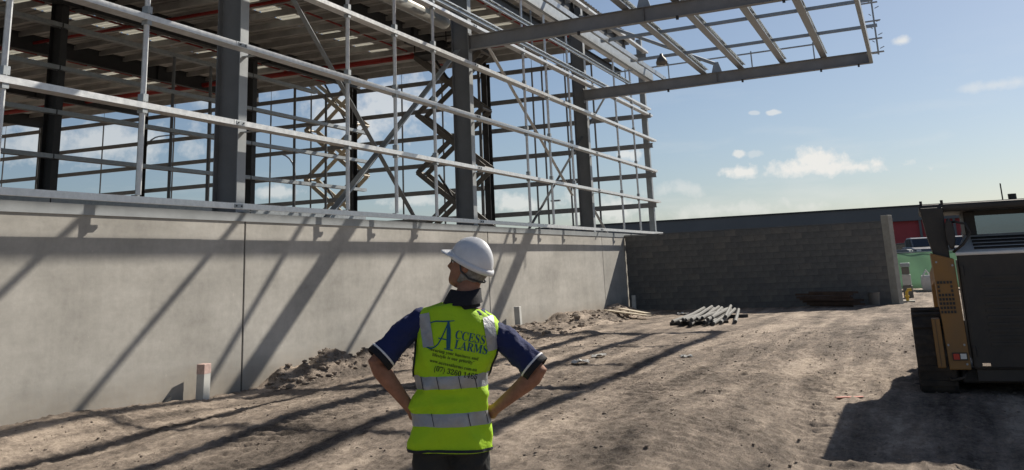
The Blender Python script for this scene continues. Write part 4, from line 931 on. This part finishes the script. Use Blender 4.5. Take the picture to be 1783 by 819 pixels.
bvh = BVHTree.FromPolygons([v.co.copy() for v in vme.vertices], [tuple(p.vertices) for p in vme.polygons])
# horizontal reflective bands follow the vest surface
def vsurf(p, off):
    loc, nrm, _, _ = bvh.find_nearest(p); d = p-loc
    c = Vector((0, 0, loc.z)); nn = nrm if nrm.dot(loc-Vector((vt(min(max(loc.z, .77), 1.47))[0], 0, loc.z))) > 0 else -nrm
    return loc+nn*off
for zc in (1.098, .920):
    rows = [[vsurf(p, .003 if 0 < i < 6 else .0005) for p in vring(zc-.031+.062*i/6)] for i in range(7)]
    MB().loft(rows, False).build('reflective_band', REFL, vest, smooth=True)
def backray(u, z, off=.003):
    h = bvh.ray_cast(Vector((u, -1, z)), Vector((0, 1, 0)))
    if h[0] is None: return None
    n_ = h[1] if h[1].y < 0 else -h[1]
    return h[0]+n_*off
def strip(pa, pb, w, m_, name, nrow=24, ncol=5, off=.0045):
    pa, pb = Vector((*pa, 0)), Vector((*pb, 0)); d = (pb-pa).normalized(); s_ = Vector((-d.y, d.x, 0)); vs_ = []; fs_ = []; ok = 0
    for i in range(nrow+1):
        row = []
        for j in range(ncol+1):
            q = pa.lerp(pb, i/nrow)+s_*(w*(j/ncol-.5)); row.append(backray(q.x, q.y, off))
        if any(r is None for r in row): continue
        vs_ += row; ok += 1
    fs_ = [(i*(ncol+1)+j, (i+1)*(ncol+1)+j, (i+1)*(ncol+1)+j+1, i*(ncol+1)+j+1) for i in range(ok-1) for j in range(ncol)]
    return MB().add(vs_, fs_).build(name, m_, vest, smooth=True)
strip((-.155, 1.47), (-.128, 1.275), .056, REFL, 'reflective_strip'); strip((.178, 1.425), (.207, 1.205), .056, REFL, 'reflective_strip')
for (u, z) in ((-.17, 1.10), (-.09, 1.098), (.02, 1.095), (.10, 1.09), (.15, .918), (-.12, .925), (.06, .915)):
    strip((u, z+.030), (u+.012, z-.030), .0035, TRIM, 'seam_crease', 8, 1)  # dark lines paint both the tape seams and shaded creases
# dark binding at the neck, hem and armholes
for z, nm in ((.768, 'hem_binding'),):
    MB().loft([[vsurf(p, .004) for p in vring(z+dz)] for dz in (0, .014)], False).build(nm, TRIM, vest, smooth=True)
for s in (-1, 1):
    pts = []
    for i in range(26):
        k = i/25; z = 1.435-k*.31 if s < 0 else 1.36-k*.25; u0 = (-.193-.022*k+.03*math.sin(k*math.pi)*.3) if s < 0 else (.243-.004*k-.016*k)
        h = None; uu = u0
        for tr__ in range(30):
            h = backray(uu, z, .004)
            if h is not None: break
            uu -= s*.004
        if h is not None: pts.append(h)
    if len(pts) > 3: MB().tube(pts, .0055, 6).build('armhole_binding', TRIM, vest, smooth=True)

# the printed back of the vest: real lettering, flat print laid on the cloth
def text_mesh(body_, size, m_, u, z, rot, name, sx=1.0, shear=0, space=1.0, offs=.0032):
    cu = bpy.data.curves.new('t', 'FONT'); cu.body = body_; cu.size = size; cu.shear = shear; cu.space_character = space; cu.align_x = 'LEFT'; cu.resolution_u = 3
    ob_ = bpy.data.objects.new('t', cu); COL.objects.link(ob_)
    dg = bpy.context.evaluated_depsgraph_get(); me_ = bpy.data.meshes.new_from_object(ob_.evaluated_get(dg)); bpy.data.objects.remove(ob_)
    bm_ = bmesh.new(); bm_.from_mesh(me_); 
    c, s_ = math.cos(rot), math.sin(rot); bad = []
    for v in bm_.verts:
        x, y = v.co.x*sx, v.co.y; p = backray(u+x*c-y*s_, z+x*s_+y*c, offs)
        if p is None: bad.append(v)
        else: v.co = p
    bmesh.ops.delete(bm_, geom=bad, context='VERTS'); bm_.to_mesh(me_); bm_.free(); me_.materials.clear(); me_.materials.append(m_)
    for p in me_.polygons: p.material_index = 0
    return link(name, me_, vest)
def serif(s, base=0x1D400, low=0x1D41A, dig=0x1D7CE):
    out = ''
    for ch in s:
        if 'A' <= ch <= 'Z': out += chr(base+ord(ch)-65)
        elif 'a' <= ch <= 'z': out += chr(low+ord(ch)-97)
        elif ch.isdigit() : out += chr(dig+int(ch))
        else: out += ch
    return out
TI = rad(-14)
text_mesh(serif('CCESS'), .062, PRINTB, .004, 1.312, TI, 'print_line', .80)
text_mesh(serif('LARMS'), .062, PRINTB, .000, 1.264, TI, 'print_line', .80)
# swash initial A built from ribbons
def ribbon(pts, name, m_=PRINTB):
    out = []
    P = []
    for i in range(len(pts)-1):
        for k in range(8): P.append([pts[i][q]+(pts[i+1][q]-pts[i][q])*k/8 for q in range(3)])
    P.append(list(pts[-1])); vs_ = []
    for i, p in enumerate(P):
        a = P[max(0, i-1)]; b = P[min(len(P)-1, i+1)]; d = Vector((b[0]-a[0], b[1]-a[1])).normalized(); n_ = Vector((-d.y, d.x))*p[2]/2
        for s_ in (-1, 1):
            h = backray(p[0]+n_.x*s_, p[1]+n_.y*s_, .0034); vs_.append(h if h else Vector((p[0], -.14, p[1])))
    MB().add(vs_, [(2*i, 2*i+1, 2*i+3, 2*i+2) for i in range(len(P)-1)]).build(name, m_, vest)
def catmull(pts, n=6):
    out = []; Q = [pts[0]]+list(pts)+[pts[-1]]
    for i in range(1, len(Q)-2):
        for k in range(n):
            t = k/n; out.append(tuple(.5*((2*Q[i][j])+(-Q[i-1][j]+Q[i+1][j])*t+(2*Q[i-1][j]-5*Q[i][j]+4*Q[i+1][j]-Q[i+2][j])*t*t+(-Q[i-1][j]+3*Q[i][j]-3*Q[i+1][j]+Q[i+2][j])*t**3) for j in range(3)))
    return out+[tuple(pts[-1])]
ribbon(catmull([(-.122, 1.352, .006), (-.118, 1.366, .007), (-.128, 1.372, .006), (-.135, 1.36, .005), (-.125, 1.385, .005), (-.09, 1.398, .006), (-.045, 1.397, .007), (.008, 1.397, .004)]), 'print_initial')
ribbon(catmull([(-.022, 1.396, .006), (-.038, 1.36, .006), (-.062, 1.315, .006), (-.085, 1.283, .006), (-.115, 1.268, .007), (-.142, 1.277, .007), (-.142, 1.292, .005), (-.13, 1.296, .003)]), 'print_initial')
ribbon([(-.024, 1.396, .010), (-.023, 1.35, .020), (-.026, 1.30, .022), (-.029, 1.262, .019)], 'print_initial')
ribbon([(-.05, 1.2635, .006), (-.005, 1.2525, .006)], 'print_initial'); ribbon([(-.078, 1.316, .006), (-.02, 1.304, .006)], 'print_initial')
text_mesh('\u201c'+serif('Securing your business and'), .0218, PRINTK, -.138, 1.262, TI, 'print_line', 1.0)
text_mesh(serif('lifestyle is our priority')+'\u201d', .0218, PRINTK, -.112, 1.232, TI, 'print_line', 1.0)
text_mesh(serif('www.accessalarms.com.au'), .0225, PRINTK, -.126, 1.203, TI, 'print_line', .98)
text_mesh('('+serif('07')+') '+serif('3260 1465'), .036, PRINTK, -.106, 1.160, TI, 'print_line', .92)
